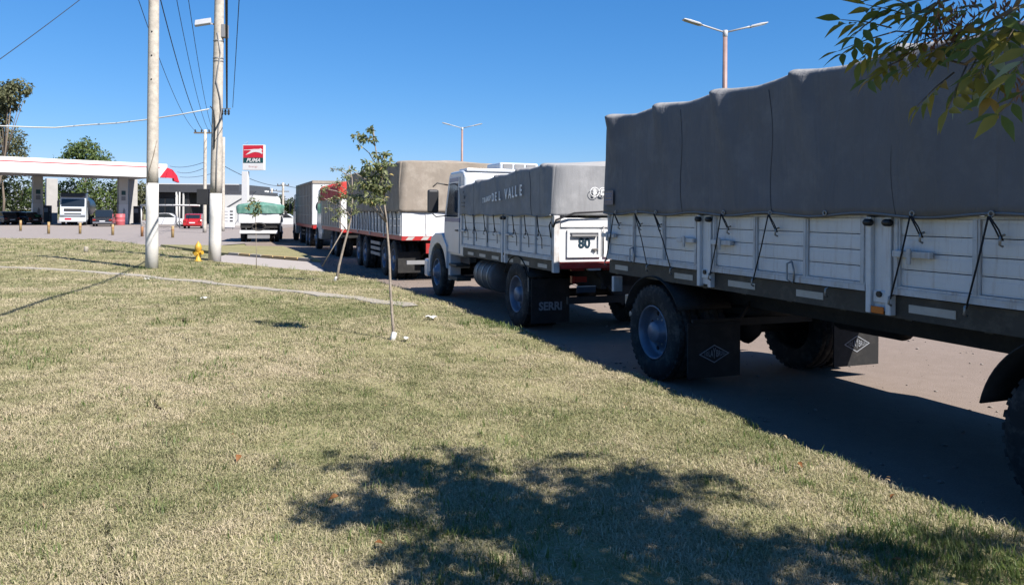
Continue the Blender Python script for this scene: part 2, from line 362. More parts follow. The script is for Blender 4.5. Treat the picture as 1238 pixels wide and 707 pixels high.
# lawn: raised bank beside the road, sinking to street level at the driveway
def lawn_end(w):                       # far limit (s) of the lawn for a given w
    if w > -4.6: return 10.6 + (w + 1.46) * (16.5 - 10.6) / (-4.4 + 1.46)
    return float(np.interp(-w, [4.6, 6.4, 10.9, 34.7, 60], [19.0, 26.9, 38.8, 49.5, 60]))
ws = np.concatenate([[0], np.cumsum(np.concatenate([np.full(12, .06), np.full(20, .15), np.full(30, .35), np.full(40, 1.2)]))])
SN = 420
lb = MB(); V = []; idx = {}
for j, dw in enumerate(ws):
    for i in range(SN + 1):
        t = i / SN; s0 = -22.0
        w_nom = -1.0 - dw; s1 = lawn_end(w_nom)
        s = s0 + (s1 - s0) * t
        w = edge_w(s) - dw
        p = sw(s, w); z = lawn_z(p.x, p.y)
        z -= .10 * math.exp(-dw / .07)      # rounded lip
        V.append((p.x, p.y, z))
    if j == 0:                          # skirt down to the road
        base = [(x, y, z) for x, y, z in V]
        V = [(x + RN.x * .12, y + RN.y * .12, -.06) for x, y, z in base] + base
rows = len(ws) + 1; F = []
for j in range(rows - 1):
    for i in range(SN):
        a = j * (SN + 1) + i; F.append((a, a + 1, a + SN + 2, a + SN + 1))
lb.add(V, F, True)
lawn = lb.build('lawn', G_lawn); lawn['kind'] = 'structure'
# driveway slab and the dirt island behind it
dq = [sw3(10.75, -1.52, .03), sw3(15.9, -1.1, .03), sw3(21.6, -4.1, .03), sw3(17.2, -4.9, .03)]
dm = MB(); dm.add([(*p[:2], .012) for p in dq] + [(*p[:2], -.06) for p in dq], [(0, 1, 2, 3), (0, 4, 5, 1), (1, 5, 6, 2), (2, 6, 7, 3), (3, 7, 4, 0)])
dm.build('driveway', G_drive)['kind'] = 'structure'
iq = [sw3(16.2, -1.0, 0), sw3(27, -1.4, 0), sw3(30, -7, 0), sw3(21.9, -4.2, 0)]
im = MB(); im.add([(*p[:2], .1) for p in iq] + [(*p[:2], -.06) for p in iq], [(0, 1, 2, 3), (0, 4, 5, 1), (1, 5, 6, 2), (2, 6, 7, 3), (3, 7, 4, 0)])
im.build('verge', G_lawn, bevel=.03)['kind'] = 'structure'
# painted kerb stones on the island edge, each its own block
a, b = Vector(iq[0]), Vector(iq[3]); n_k = 7
kroot = thing('kerb', 'row of faded yellow kerb stones edging the dirt island by the driveway', 'kerb', (0, 0, 0))
for i in range(n_k):
    p, q = a.lerp(b, .08 + .84 * (i + .02) / n_k), a.lerp(b, .08 + .84 * (i + .96) / n_k)
    MB().beam((p.x, p.y, .06), (q.x, q.y, .06), .16, .12).build('kerb_stone', M_yellow2 if i in (1, 2, 3, 5) else M_kerb, kroot, .012)
# narrow concrete strip across the lawn
pts = [lawn_pt(*q) for q in [(-60, 320), (0, 323), (60, 325.5), (120, 329.5), (181, 335), (240, 340.5), (290, 346.5), (350, 352.5), (410, 358.5), (460, 365), (500, 371)]]
ps = MB(); V = []; n_seg = 60
for i in range(n_seg + 1):
    t = i / n_seg * (len(pts) - 1); k = min(int(t), len(pts) - 2); p = pts[k].lerp(pts[k + 1], t - k)
    d = (pts[k + 1] - pts[k]); nrm = Vector((-d.y, d.x, 0)).normalized()
    hw = .15 + .03 * math.sin(i * .7) + .02 * math.sin(i * 2.3)
    wob = nrm * .05 * math.sin(i * .9)
    for sgn in (-1, 1):
        c = p + wob + nrm * sgn * hw; V.append((c.x, c.y, lawn_z(c.x, c.y) + .02))
    for sgn in (-1, 1):
        c = p + wob + nrm * sgn * (hw + .02); V.append((c.x, c.y, lawn_z(c.x, c.y) - .05))
F = []
for i in range(n_seg):
    o = i * 4; F += [(o, o + 1, o + 5, o + 4), (o + 2, o, o + 4, o + 6), (o + 1, o + 3, o + 7, o + 5)]
ps.add(V, F); ps.build('path', M_kerb)['kind'] = 'structure'

# ------------------------------------------------------------------ grass (one mass)
def grass_mat():
    m = bpy.data.materials.new('grass_blades'); m.use_nodes = True; n = m.node_tree.nodes; l = m.node_tree.links
    b = n['Principled BSDF']; b.inputs['Roughness'].default_value = .6; b.inputs['Specular IOR Level'].default_value = .2
    g = n.new('ShaderNodeNewGeometry'); oi = n.new('ShaderNodeObjectInfo')
    def noise(sc, det=4):
        t = n.new('ShaderNodeTexNoise'); t.inputs['Scale'].default_value = sc; t.inputs['Detail'].default_value = det; l.new(g.outputs['Position'], t.inputs['Vector']); return t.outputs['Fac']
    def math_(op, a, bb):
        q = n.new('ShaderNodeMath'); q.operation = op
        for i, v in enumerate((a, bb)):
            if isinstance(v, (int, float)): q.inputs[i].default_value = v
            else: l.new(v, q.inputs[i])
        return q.outputs[0]
    f = math_('ADD', math_('MULTIPLY', noise(.42), 1.15), math_('MULTIPLY', noise(2.3), .65))
    f = math_('ADD', f, math_('MULTIPLY', oi.outputs['Random'], .28)); f = math_('ADD', f, math_('MULTIPLY', g.outputs['Random Per Island'], .3))
    f = math_('SUBTRACT', f, .665)
    rp = n.new('ShaderNodeValToRGB'); e = rp.color_ramp.elements
    e[0].position = .22; e[0].color = (0.120, 0.142, 0.056, 1); e[1].position = .82; e[1].color = (0.464, 0.396, 0.280, 1)
    k = e.new(.40); k.color = (0.232, 0.232, 0.116, 1); k = e.new(.58); k.color = (0.353, 0.314, 0.194, 1)
    l.new(f, rp.inputs['Fac']); l.new(rp.outputs['Color'], b.inputs['Base Color'])
    tr = n.new('ShaderNodeBsdfTranslucent'); l.new(rp.outputs['Color'], tr.inputs['Color'])
    mx = n.new('ShaderNodeMixShader'); mx.inputs[0].default_value = .3
    l.new(b.outputs[0], mx.inputs[1]); l.new(tr.outputs[0], mx.inputs[2]); l.new(mx.outputs[0], n['Material Output'].inputs[0]); return m
G_grass = grass_mat()
def green_mat():
    return leafmat('green_blades', (.07, .12, .03), (.16, .21, .06))
G_green = green_mat()
def tuft(name, nb, h, spread, lean, width, m, seed):
    r = np.random.default_rng(seed); V = []; F = []
    for i in range(nb):
        a = r.uniform(0, 6.283); rad = spread * math.sqrt(r.uniform(0, 1)); bx, by = rad * math.cos(a), rad * math.sin(a)
        a2 = r.uniform(0, 6.283); ln = lean * r.uniform(.3, 1.3); hh = h * r.uniform(.45, 1.2); w = width * r.uniform(.7, 1.3)
        dx, dy = math.cos(a2), math.sin(a2); nx, ny = -dy * w / 2, dx * w / 2
        o = len(V)
        V += [(bx - nx, by - ny, -.01), (bx + nx, by + ny, -.01), (bx + dx * ln * hh * .45 - nx * .8, by + dy * ln * hh * .45 - ny * .8, hh * .6),
              (bx + dx * ln * hh * .45 + nx * .8, by + dy * ln * hh * .45 + ny * .8, hh * .6), (bx + dx * ln * hh * 1.1, by + dy * ln * hh * 1.1, hh * (1.0 if ln < .9 else .8))]
        F += [(o, o + 1, o + 3), (o, o + 3, o + 2), (o + 2, o + 3, o + 4)]
    me = np_mesh(name, V, F, m); o = bpy.data.objects.new(name, me); o['kind'] = 'helper'; return o
tufts = [tuft('grass_tuft_a', 38, .0095, .08, 2.6, .0028, G_grass, 1), tuft('grass_tuft_b', 28, .0135, .075, 2.1, .0030, G_grass, 2), tuft('grass_tuft_c', 12, .042, .05, .8, .0040, G_green, 3)]
P = []; K = []; SC = []
def lawn_ok(x, y):
    s, w = to_sw(x, y)
    return -20 < s < lawn_end(w) - .1 and w < edge_w(s) - .02
strip_xy = np.array([(p.x, p.y) for p in pts])
def near_strip(x, y):
    for a, b in zip(strip_xy[:-1], strip_xy[1:]):
        ab = b - a; t = np.clip(np.dot((x, y) - a, ab) / np.dot(ab, ab), 0, 1)
        if np.hypot(*(a + ab * t - (x, y))) < .15: return True
    return False
def scatter(y0, y1, dens, sc, pk):
    n = int(dens * (y1 - y0) * ((y0 + y1) / 2 + 1.0) * 2.1)
    ys = np.sqrt(rng.uniform(y0 * y0, y1 * y1, n)); xs = rng.uniform(-1.25, .85, n) * (ys + 1.0)
    for x, y in zip(xs, ys):
        if not lawn_ok(x, y): continue
        if y > 13 and near_strip(x, y): continue
        z = lawn_z(x, y); s, w = to_sw(x, y); dw = edge_w(s) - w
        z -= .10 * math.exp(-dw / .07)
        nn = math.sin(x * 1.7 + 2.1 * math.sin(y * .9)) * math.sin(y * 1.3 + 1.7 * math.sin(x * 1.1)) 
        u = rng.random()
        bare = math.sin(x * 2.9 + 1.3 * math.sin(y * 2.3)) * math.sin(y * 2.1 + 1.9 * math.sin(x * 1.7 + 1))
        if bare > .72 and u > .25 and y < 12: continue
        pg = .012 + (.05 if nn > .55 else 0)
        if dw < .12: pg += .05
        for (gx, gy, gr, gp) in GREEN:
            d2 = ((x - gx) ** 2 + (y - gy) ** 2) / gr ** 2
            if d2 < 4: pg += gp * math.exp(-d2)
        k = 2 if u < pg else (1 if u < .42 else 0)
        P.append((x, y, z)); K.append(k); SC.append(sc * rng.uniform(.7, 1.35))
GREEN = [(*lawn_pt(1190, 690)[:2], .35, .5), (*lawn_pt(1110, 665)[:2], .3, .25), (*lawn_pt(560, 640)[:2], .22, .14), (*lawn_pt(610, 700)[:2], .25, .2),
         (*lawn_pt(480, 650)[:2], .2, .12), (*lawn_pt(360, 388)[:2], .35, .18), (*lawn_pt(240, 384)[:2], .5, .08), (*lawn_pt(420, 412)[:2], .55, .1), (*lawn_pt(250, 455)[:2], .35, .07),
         (*lawn_pt(600, 392)[:2], .35, .45), (*lawn_pt(670, 400)[:2], .3, .3), (*lawn_pt(120, 300)[:2], 5, .10), (*lawn_pt(280, 330)[:2], 2.5, .12)]
scatter(.4, 2.3, 500, 1.1, 0); scatter(2.3, 4.5, 1300, 1.0, 0); scatter(4.5, 7, 950, 1.05, 0); scatter(7, 11, 400, 1.25, 0); scatter(11, 17, 150, 1.6, 0); scatter(17, 28, 50, 2.2, 0); scatter(28, 52, 14, 3.2, 0)
gm = bpy.data.meshes.new('grass'); gm.from_pydata(P, [], [])
at1 = gm.attributes.new('k', 'INT', 'POINT'); at1.data.foreach_set('value', np.array(K, np.int32))
at2 = gm.attributes.new('sc', 'FLOAT', 'POINT'); at2.data.foreach_set('value', np.array(SC, np.float32))
go = obj('grass', gm); tag(go, 'short dry yellowish lawn grass with greener tufts covering the bank', 'grass', kind='stuff')
gn = bpy.data.node_groups.new('grass_scatter', 'GeometryNodeTree')
gn.interface.new_socket('Geometry', in_out='INPUT', socket_type='NodeSocketGeometry'); gn.interface.new_socket('Geometry', in_out='OUTPUT', socket_type='NodeSocketGeometry')
gi = gn.nodes.new('NodeGroupInput'); gout = gn.nodes.new('NodeGroupOutput'); join = gn.nodes.new('GeometryNodeJoinGeometry')
na = gn.nodes.new('GeometryNodeInputNamedAttribute'); na.data_type = 'INT'; na.inputs['Name'].default_value = 'k'
nb_ = gn.nodes.new('GeometryNodeInputNamedAttribute'); nb_.data_type = 'FLOAT'; nb_.inputs['Name'].default_value = 'sc'
rv = gn.nodes.new('FunctionNodeRandomValue'); rv.data_type = 'FLOAT_VECTOR'; rv.inputs[0].default_value = (-.15, -.15, 0); rv.inputs[1].default_value = (.15, .15, 6.283)
for i, t in enumerate(tufts):
    ip = gn.nodes.new('GeometryNodeInstanceOnPoints'); ob = gn.nodes.new('GeometryNodeObjectInfo'); ob.inputs['Object'].default_value = t; ob.inputs['As Instance'].default_value = True
    cmpn = gn.nodes.new('FunctionNodeCompare'); cmpn.data_type = 'INT'; cmpn.operation = 'EQUAL'
    gn.links.new(na.outputs[0], cmpn.inputs[2]); cmpn.inputs[3].default_value = i
    gn.links.new(gi.outputs[0], ip.inputs['Points']); gn.links.new(cmpn.outputs[0], ip.inputs['Selection'])
    gn.links.new(ob.outputs['Geometry'], ip.inputs['Instance']); gn.links.new(rv.outputs[0], ip.inputs['Rotation']); gn.links.new(nb_.outputs[0], ip.inputs['Scale'])
    gn.links.new(ip.outputs[0], join.inputs[0])
gn.links.new(join.outputs[0], gout.inputs[0])
md = go.modifiers.new('scatter', 'NODES'); md.node_group = gn

# loose stones and dirt spilled along the road edge and on the carriageway
def stones(name, label, n, fn, m, seed, s0, s1):
    r = np.random.default_rng(seed); base = np.array([(1, 0, 0), (-1, 0, 0), (0, 1, 0), (0, -1, 0), (0, 0, 1), (0, 0, -1)], float)
    fc = np.array([(0, 2, 4), (2, 1, 4), (1, 3, 4), (3, 0, 4), (2, 0, 5), (1, 2, 5), (3, 1, 5), (0, 3, 5)]); V = []; F = []
    for i in range(n):
        x, y, z = fn(r); sz = s0 + (s1 - s0) * r.random() ** 3; v = base * (1 + .35 * r.normal(size=(6, 1))) * sz * np.array([1, 1, .6]); a = r.uniform(0, 6.28); c, q = math.cos(a), math.sin(a)
        v = np.stack([v[:, 0] * c - v[:, 1] * q, v[:, 0] * q + v[:, 1] * c, v[:, 2]], 1) + np.array([x, y, z + sz * .2]); V.append(v); F.append(fc + 6 * i)
    return tag(obj(name, np_mesh(name, np.concatenate(V), np.concatenate(F), m)), label, 'gravel', kind='stuff')
def road_spot(r):
    s = r.uniform(-11, 18); w = edge_w(s) + .05 + abs(r.normal()) * .5 if r.random() < .5 else r.uniform(-1, 9); p = sw(s, w); return p.x, p.y, .002
stones('gravel', 'loose gravel scattered over the dusty road beside the grass edge', 5000, road_spot, mat('gravel_stone', (.30, .265, .24), .3, 9, .95), 91, .006, .028)
def lawn_spot(r):
    while True:
        y = math.sqrt(r.uniform(2.4 ** 2, 12 ** 2)); x = r.uniform(-.7, .7) * y
        if lawn_ok(x, y): return x, y, lawn_z(x, y) + .012
# ------------------------------------------------------------------ vehicle kit
CACHE = {}
def wheel_meshes(Rr, wd, side, style):
    key = (Rr, wd, side, style)
    if key in CACHE: return CACHE[key]
    k = Rr / .51; s = -side                      # outer face at x=0, body of the wheel runs towards s
    prof = [(.285, .03), (.30, .012), (.34, 0), (.41, -.006), (.465, .004), (.492, .02), (.505, .035), (.51, .055), (.51, .085), (.496, .088), (.496, .098), (.51, .10)]
    half = wd / 2 / k
    full = prof + [(r, 2 * half - h) for r, h in reversed(prof)]
    t = MB().lathe([(r * k, s * h * k) for r, h in full], 40, 'x', close=True)
    for i in range(40):                          # shoulder lugs
        a = 2 * math.pi * i / 40; ca, sa = math.cos(a), math.sin(a); b = a + .085; cb, sb = math.cos(b), math.sin(b)
        r0, r1 = .488 * k, .5125 * k
        for h0, h1 in ((.022 * k, .082 * k), ((2 * half - .082) * k, (2 * half - .022) * k)):
            v = []
            for h in (h0, h1):
                v += [(s * h, ca * r0, sa * r0), (s * h, cb * r0, sb * r0), (s * h, cb * r1, sb * r1), (s * h, ca * r1, sa * r1)]
            t.add(v, [(0, 1, 2, 3), (4, 7, 6, 5), (0, 4, 5, 1), (1, 5, 6, 2), (2, 6, 7, 3), (3, 7, 4, 0)])
    if style == 'deep': rp = [(.293, .012), (.287, .004), (.272, .02), (.262, .10), (.25, .125), (.16, .135), (.155, .11), (.12, .105), (.115, .03), (.10, .01), (0.001, .008)]
    else: rp = [(.293, .012), (.287, .004), (.272, .02), (.262, .07), (.25, .085), (.17, .03), (.15, .01), (.14, -.01), (.10, -.02), (.09, -.06), (.001, -.065)]
    r = MB().lathe([(a * k, s * h * k) for a, h in rp], 32, 'x', cap=False)
    nut = MB(); hole = MB()
    hd = .125 if style == 'deep' else .02
    for i in range(10):
        a = 2 * math.pi * i / 10
        nut.lathe([(.014 * k, 0), (.014 * k, -s * .03 * k), (.001, -s * .034 * k)], 6, 'x', (s * (hd + .008) * k, .138 * k * math.cos(a), .138 * k * math.sin(a)), smooth=False)
    for i in range(8):
        a = 2 * math.pi * (i + .5) / 8; hx = (.128 if style == 'deep' else .052)
        hole.lathe([(.026 * k, s * hx * k), (.022 * k, s * (hx - .004) * k)], 10, 'x', (0, .207 * k * math.cos(a), .207 * k * math.sin(a)))
    out = (t.mesh('tyre', M_rubber), r.mesh('rim', M_rim), nut.mesh('wheel_nuts', M_steel), hole.mesh('hand_holes', M_black))
    CACHE[key] = out; return out
def wheel(par, x, y, side=-1, Rr=.51, wd=.29, style='deep', dual=True):
    w = bpy.data.objects.new('wheel', None); C.objects.link(w); w.parent = par; w.location = (x, y, Rr)
    t, r, n, h = wheel_meshes(Rr, wd, side, style)
    for nm, me in (('tyre', t), ('rim', r), ('wheel_nuts', n), ('hand_holes', h)):
        q = obj(nm, me, w)
        if nm in ('wheel_nuts', 'hand_holes'): q['kind'] = 'stuff'
    if dual:
        o = obj('tyre', t, w); o.location = (-side * (wd + .05), 0, 0)
    return w
def axle(par, y, Rr=.51, W=2.5, wd=.29, style='deep', dual=True):
    for sd in (-1, 1): wheel(par, sd * W / 2, y, sd, Rr, wd, style, dual)
    MB().tube([(-W / 2 + .2, y, Rr), (W / 2 - .2, y, Rr)], .07, 10).lathe([(.001, -.16), (.12, -.13), (.19, 0), (.12, .13), (.001, .16)], 14, 'x', (0, y, Rr)).build('axle', M_dark, par)
    sp = MB()
    for sx in (-.5, .5):
        for k in range(5): sp.box(sx - .035, sx + .035, y - .55 + .09 * k, y + .55 - .09 * k, Rr + .10 + .022 * (4 - k), Rr + .119 + .022 * (4 - k))
        sp.box(sx - .06, sx + .06, y - .08, y + .08, Rr + .04, Rr + .1)
    sp.build('leaf_spring', M_dark, par)
def mudguard(par, x0, x1, y, Rr, rg, a0, a1, m):
    b = MB(); n = 18; V = []
    for i in range(n + 1):
        a = R(a0 + (a1 - a0) * i / n)
        for rr in (rg, rg + .012):
            for x in (x0, x1): V.append((x, y + rr * math.cos(a), Rr + rr * math.sin(a)))
    F = []
    for i in range(n):
        o = i * 4; p = o + 4
        F += [(o, o + 1, p + 1, p), (o + 2, p + 2, p + 3, o + 3), (o, p, p + 2, o + 2), (o + 1, o + 3, p + 3, p + 1)]
    F += [(0, 2, 3, 1), (n * 4, n * 4 + 1, n * 4 + 3, n * 4 + 2)]
    b.add(V, F, True); return b.build('mudguard', m, par)
def emblem(par, x, y, z, w, name='emblem'):
    """diamond outline with lettering, on a plane facing -y"""
    h = w * .5; root = MB()
    def dia(k): return [(x - w / 2 * k, z), (x, z - h / 2 * k), (x + w / 2 * k, z), (x, z + h / 2 * k)]
    a, b = dia(1), dia(.88); V = [(p[0], y, p[1]) for p in a + b] + [(p[0], y - .003, p[1]) for p in a + b]
    F = []
    for i in range(4):
        j = (i + 1) % 4; F += [(8 + i, 8 + j, 12 + j, 12 + i), (i, j, 8 + j, 8 + i), (4 + i, 12 + i, 12 + j, 4 + j)]
    root.add(V, F); e = root.build(name, M_mark, par)
    for ch, dx, sz in (('S', -.31, .10), ('O', -.24, .14), ('L', -.165, .19), ('A', -.085, .24), ('Y', 0, .36), ('B', .09, .24), ('R', .165, .20), ('U', .235, .15), ('S', .295, .115), ('A', .345, .08)):
        text(ch, w * sz * 1.15, M_mark, e, face_rear(x + dx * w, y - .003, z), 'letter', offset=.001, sx=.5 if ch != 'Y' else .32, extrude=.001)
    return e
def gate(par, side, ya, yb, z0, z1, xo, npan, nplank, mp, mf, planks=True, rough_rail=True):
    """drop side: frame of stiles and rails with separate planks; ya<yb"""
    W = yb - ya; f = MB(); s = -side
    def bx(d0, d1, a, b, c, e): x0, x1 = sorted((xo + s * d0, xo + s * d1)); f.box(x0, x1, a, b, c, e)
    st = .05
    for i in range(npan + 1):
        c = ya + W * i / npan; lo = c - st / 2; hi = c + st / 2
        if i == 0: lo, hi = ya, ya + st * 1.1
        if i == npan: lo, hi = yb - st * 1.1, yb
        bx(0, .045, lo, hi, z0 + .045, z1)
        bx(-.008, .02, lo + .014, hi - .014, z0 + .05, z1 - .005)
    bx(-.012, .05, ya, yb, z0, z0 + .043)
    bx(-.004, .05, ya, yb, z0 + .0435, z0 + .06)
    bx(.004, .05, ya, yb, z1, z1 + .02)
    g = f.build('side_gate', mf, par)
    H = z1 - z0 - .06; ph = H / nplank
    key = ('plank', round(W / npan, 3), round(ph, 3), mp.name, side)
    if key not in CACHE:
        pl = (W / npan) - st - .004
        q = MB().box(-.012, .012, -pl / 2, pl / 2, -ph / 2 + .003, ph / 2 - .003)
        q.box(-.012 + (-.004 if side < 0 else .014), -.010 + (.002 if side < 0 else .026), -pl / 2 + .004, pl / 2 - .004, -ph / 2 + .016, ph / 2 - .03)
        CACHE[key] = q.mesh('plank', mp)
    for i in range(npan):
        for j in range(nplank):
            c = ya + W * (i + .5) / npan
            o = obj('plank', CACHE[key], g, loc=(xo + s * (.030 + .002 * random.random()), c, z0 + .06 + ph * (j + .5)))
            o.rotation_euler = (0, 0, random.uniform(-.003, .003))
    return g
def pillar(par, side, ya, yb, z0, z1, xo, m):
    f = MB(); s = -side; w = yb - ya
    def bx(d0, d1, a, b, c, e): x0, x1 = sorted((xo + s * d0, xo + s * d1)); f.box(x0, x1, a, b, c, e)
    bx(.0, .07, ya + .004, ya + .05, z0, z1); bx(.0, .07, yb - .05, yb - .004, z0, z1); bx(.035, .06, ya + .05, yb - .05, z0 + .02, z1)
    bx(.02, .055, ya + .055, yb - .055, z0 + .08, z0 + .16)
    p = f.build('pillar', m, par, .004, 1)
    x = xo + s * .012
    MB().lathe([(.022, -.006), (.022, .01), (.001, .012)], 10, 'x', (x, (ya + yb) / 2, z0 + .14)).build('bolt', M_black, p)
    for yy in (ya + .03, yb - .03):
        k = MB(); k.lathe([(.001, -.012), (.02, -.010), (.026, 0), (.026, .045), (.018, .06), (.001, .062)], 10, 'y', (xo + side * .012, yy - .03, z1 - .04)); k.build('rubber_stop', M_black, p)
    return p
def rope(par, pts, r=.006): return MB().tube(pts, r, 6).build('rope', M_rope, par)
def hook(par, x, y, z, side=-1):
    b = MB().tube([(x, y, z + .03), (x + side * .035, y, z + .02), (x + side * .04, y, z - .03), (x + side * .015, y, z - .04)], .008, 6)
    return b.build('hook', M_steel, par)
def tarp(par, ya, yb, W, zb, zt, bows, m, amp=.022, sag=.05, rc=.10, crown=.05, top_fn=None, seams=(), name='tarpaulin', seed=1, hem=.015):
    """canvas cover over bows: ya rear, yb front"""
    r = np.random.default_rng(seed); ny = int((yb - ya) / .05); ys = np.linspace(ya, yb, ny + 1)
    ph = r.uniform(0, 6.28, 12); ns, nc, ntp = 16, 5, 8
    fold = []
    for b in bows:
        for k in range(3): fold.append((b + r.uniform(-.05, .05), r.uniform(-.55, .25) if k else -.28, r.uniform(.05, .10), r.uniform(.4, 1.1)))
    for k in range(int((yb - ya) * 1.2)): fold.append((r.uniform(ya, yb), r.uniform(-.3, .3), r.uniform(.04, .09), r.uniform(-.5, .5)))
    def ztop(y):
        z = zt if top_fn is None else top_fn(y)
        if bows:
            d = min(abs(y - b) for b in bows); sp = .5
            z -= sag * min(1, (d / sp)) ** .55
        return z
    def outw(y, t, side):        # outward bulge of the side, t 0 bottom..1 top
        v = 0
        for (yb_, sl, sg, am) in fold:
            c = yb_ + sl * (1 - t) * (zt - zb); s_ = sg * (1 + 1.6 * (1 - t)); v += am * math.exp(-((y - c) / s_) ** 2) * (.25 + .75 * t) * (1 if t > .04 else .4)
        for b_ in bows:
            q_ = (y - b_ + .10 * (1 - t)) / .035; v += 1.1 * math.exp(-q_ * q_) * max(0, t - .45) - .8 * math.exp(-((y - b_ - .11 + .28 * (1 - t)) / .05) ** 2) * max(0, t - .3)
        v += .35 * math.sin(y * 2.1 + ph[0] + side) * math.sin(3 * t + ph[1]) + .2 * math.sin(y * 5.3 + ph[2] + 2 * t + side)
        return amp * v
    V = []; npf = 2 * (ns + nc) + ntp - 1
    for y in ys:
        zT = ztop(y); e = min((y - ya), (yb - y)); ec = min(1, e / .25); row = []
        inset = .05 * (1 - min(1, e / .12)) ** 2
        left = []
        for i in range(ns):
            t = i / (ns - 1) * (1 - rc / (zT - zb)); z = zb + (zT - zb) * t + (hem * math.sin(y * 6 + ph[3]) * (1 - t) ** 6)
            left.append((-W / 2 + inset * t, z, t, outw(y, t, 0)))
        for i in range(1, nc + 1):
            a = math.pi / 2 * i / nc; left.append((-W / 2 + inset + rc * (1 - math.cos(a)), zT - rc + rc * math.sin(a), 1, outw(y, 1, 0) * math.cos(a)))
        for x, z, t, o_ in left: row.append((x - o_, y, z))
        xl = left[-1][0]
        for i in range(1, ntp):
            u = i / ntp; x = xl + (-2 * xl) * u; row.append((x, y, zT + crown * ec * math.sin(math.pi * u) + .01 * math.sin(x * 5 + y * 3) * ec))
        for k, (x, z, t, o_) in enumerate(reversed(left)):
            row.append((-x + outw(y, t, 2) * .8, y, z))
        V += row
    n1 = len(V) // (ny + 1); F = []
    for j in range(ny):
        for i in range(n1 - 1): a = j * n1 + i; F.append((a, a + 1, a + n1 + 1, a + n1))
    b = MB(); b.add(V, F, True)
    nr = ns + nc; nx = 14
    for j, sgn in ((0, -1), (ny, 1)):       # end curtains
        o = j * n1; E = []
        for i in range(nr):
            L = Vector(V[o + i]); Q = Vector(V[o + n1 - 1 - i])
            for k in range(nx + 1):
                u = k / nx; p = L.lerp(Q, u); t = i / nr
                p.y += sgn * math.sin(math.pi * u) * (.03 + .02 * math.sin(u * 17 + 3 * t + ph[4]) + .012 * math.sin(u * 31 + ph[5])) * (1 if i < nr - 1 else .4)
                if i >= ns: p.y -= sgn * .06 * ((i - ns + 1) / nc) ** 2 * 0
                E.append(p)
        b.add(E, [(i * (nx + 1) + k, i * (nx + 1) + k + 1, (i + 1) * (nx + 1) + k + 1, (i + 1) * (nx + 1) + k) for i in range(nr - 1) for k in range(nx)], True)
    t = b.build(name, m, par)
    sol = t.modifiers.new('thick', 'SOLIDIFY'); sol.thickness = .006; sol.offset = -1
    MB().tube([(-W / 2 - outw(y, 0, 0) - .002, y, zb + .012 + hem * math.sin(y * 6 + ph[3])) for y in ys[::2]], .009, 5).build('hem', m, t)
    for sy in seams:
        p = []
        for i in range(12):
            q = i / 11 * .97; z = zb + .01 + (ztop(sy) - zb - rc) * q; p.append((-W / 2 - outw(sy, q * .97, 0) - .001, sy - .06 * (1 - q) + .02 * math.sin(q * 7), z))
        MB().tube(p, .0042, 5).build('seam', M_stitch, t)
    t['outw'] = 0
    return t, outw, ztop
def vehicle(name, label, cat, s, w=1.25, rz=TH, group=None):
    p = sw(s, w); return thing(name, label, cat, (p.x, p.y, 0), rz, group)

# ------------------------------------------------------------------ near trailer (front axle at y=0)
T1 = vehicle('cargo_trailer', 'nearest trailer, white sided under tall dark grey canvas, diamonds on its mudflaps', 'trailer', -4.09, 1.25, TH, 'cargo trucks and trailers queued along the road')
XL = -1.27; ZB, ZT = 1.252, 1.80; YF, YR = 1.0, -7.55
secs = [(-.88, 1.0), (-2.98, -1.11), (-5.10, -3.21), (-7.42, -5.33)]
pils = [(-1.11, -.88), (-3.21, -2.98), (-5.33, -5.10)]
for sd in (-1, 1):
    xo = sd * 1.27
    for (a, b) in secs: gate(T1, sd, a + .006, b - .006, ZB, ZT - .02, xo, 3, 4, M_white, M_white2)
    for (a, b) in pils: pillar(T1, sd, a, b, 1.10, ZT - .01, xo + sd * .015, M_white)
for y0, y1 in ((YF - .002, YF + .05), (YR, YR + .05)): MB().box(-1.24, 1.24, y0, y1, ZB, ZT).build('end_board', M_white2, T1)
MB().box(-1.22, 1.22, YR + .05, YF - .01, 1.17, 1.242).build('deck', M_dark, T1)
rl = MB()
for sd in (-1, 1): rl.box(min(sd * 1.235, sd * 1.19), max(sd * 1.235, sd * 1.19), YR, YF, 1.085, 1.24); 
for k in range(15): y = YR + .1 + k * (YF - YR - .2) / 14; rl.box(-1.19, 1.19, y - .03, y + .03, 1.07, 1.165)
rl.build('side_rail', M_rail, T1)
for sd in (-1, 1):
    for (a, b) in ((.55, .85), (-.75, -.42), (-1.70, -1.32), (-2.52, -2.22), (-3.68, -3.32), (-4.6, -4.2), (-6.0, -5.6)):
        MB().box(*sorted((sd * 1.235, sd * 1.240)), a, b, 1.135, 1.19).build('reflective_strip', M_tape, T1)
ch = MB()
for x in (-.45, .45): ch.box(x - .05, x + .05, YR + .2, YF - .05, .84, 1.065)
for y in (-.9, -2.2, -3.3, -4.8, -6.6): ch.box(-.45, .45, y - .04, y + .04, .88, 1.02)
ch.build('chassis_beam', M_dark, T1)
MB().lathe([(.55, .70), (.58, .72), (.58, .80), (.55, .82), (.48, .82), (.48, .70)], 28, 'z', (0, 0, 0), close=True).box(-.5, .5, -.5, .5, .62, .70).build('turntable', M_dark, T1)
axle(T1, 0); axle(T1, -4.5); axle(T1, -5.75)
db = MB()
for x in (-.42, .42): db.beam((x, .35, .62), (x * .12, 2.35, .72), .09, .12)
db.beam((-.42, .5, .62), (.42, .5, .62), .08, .1); db.lathe([(.05, -.03), (.09, -.03), (.09, .03), (.05, .03)], 16, 'z', (0, 2.43, .72), close=True)
db.build('drawbar', M_dark, T1)
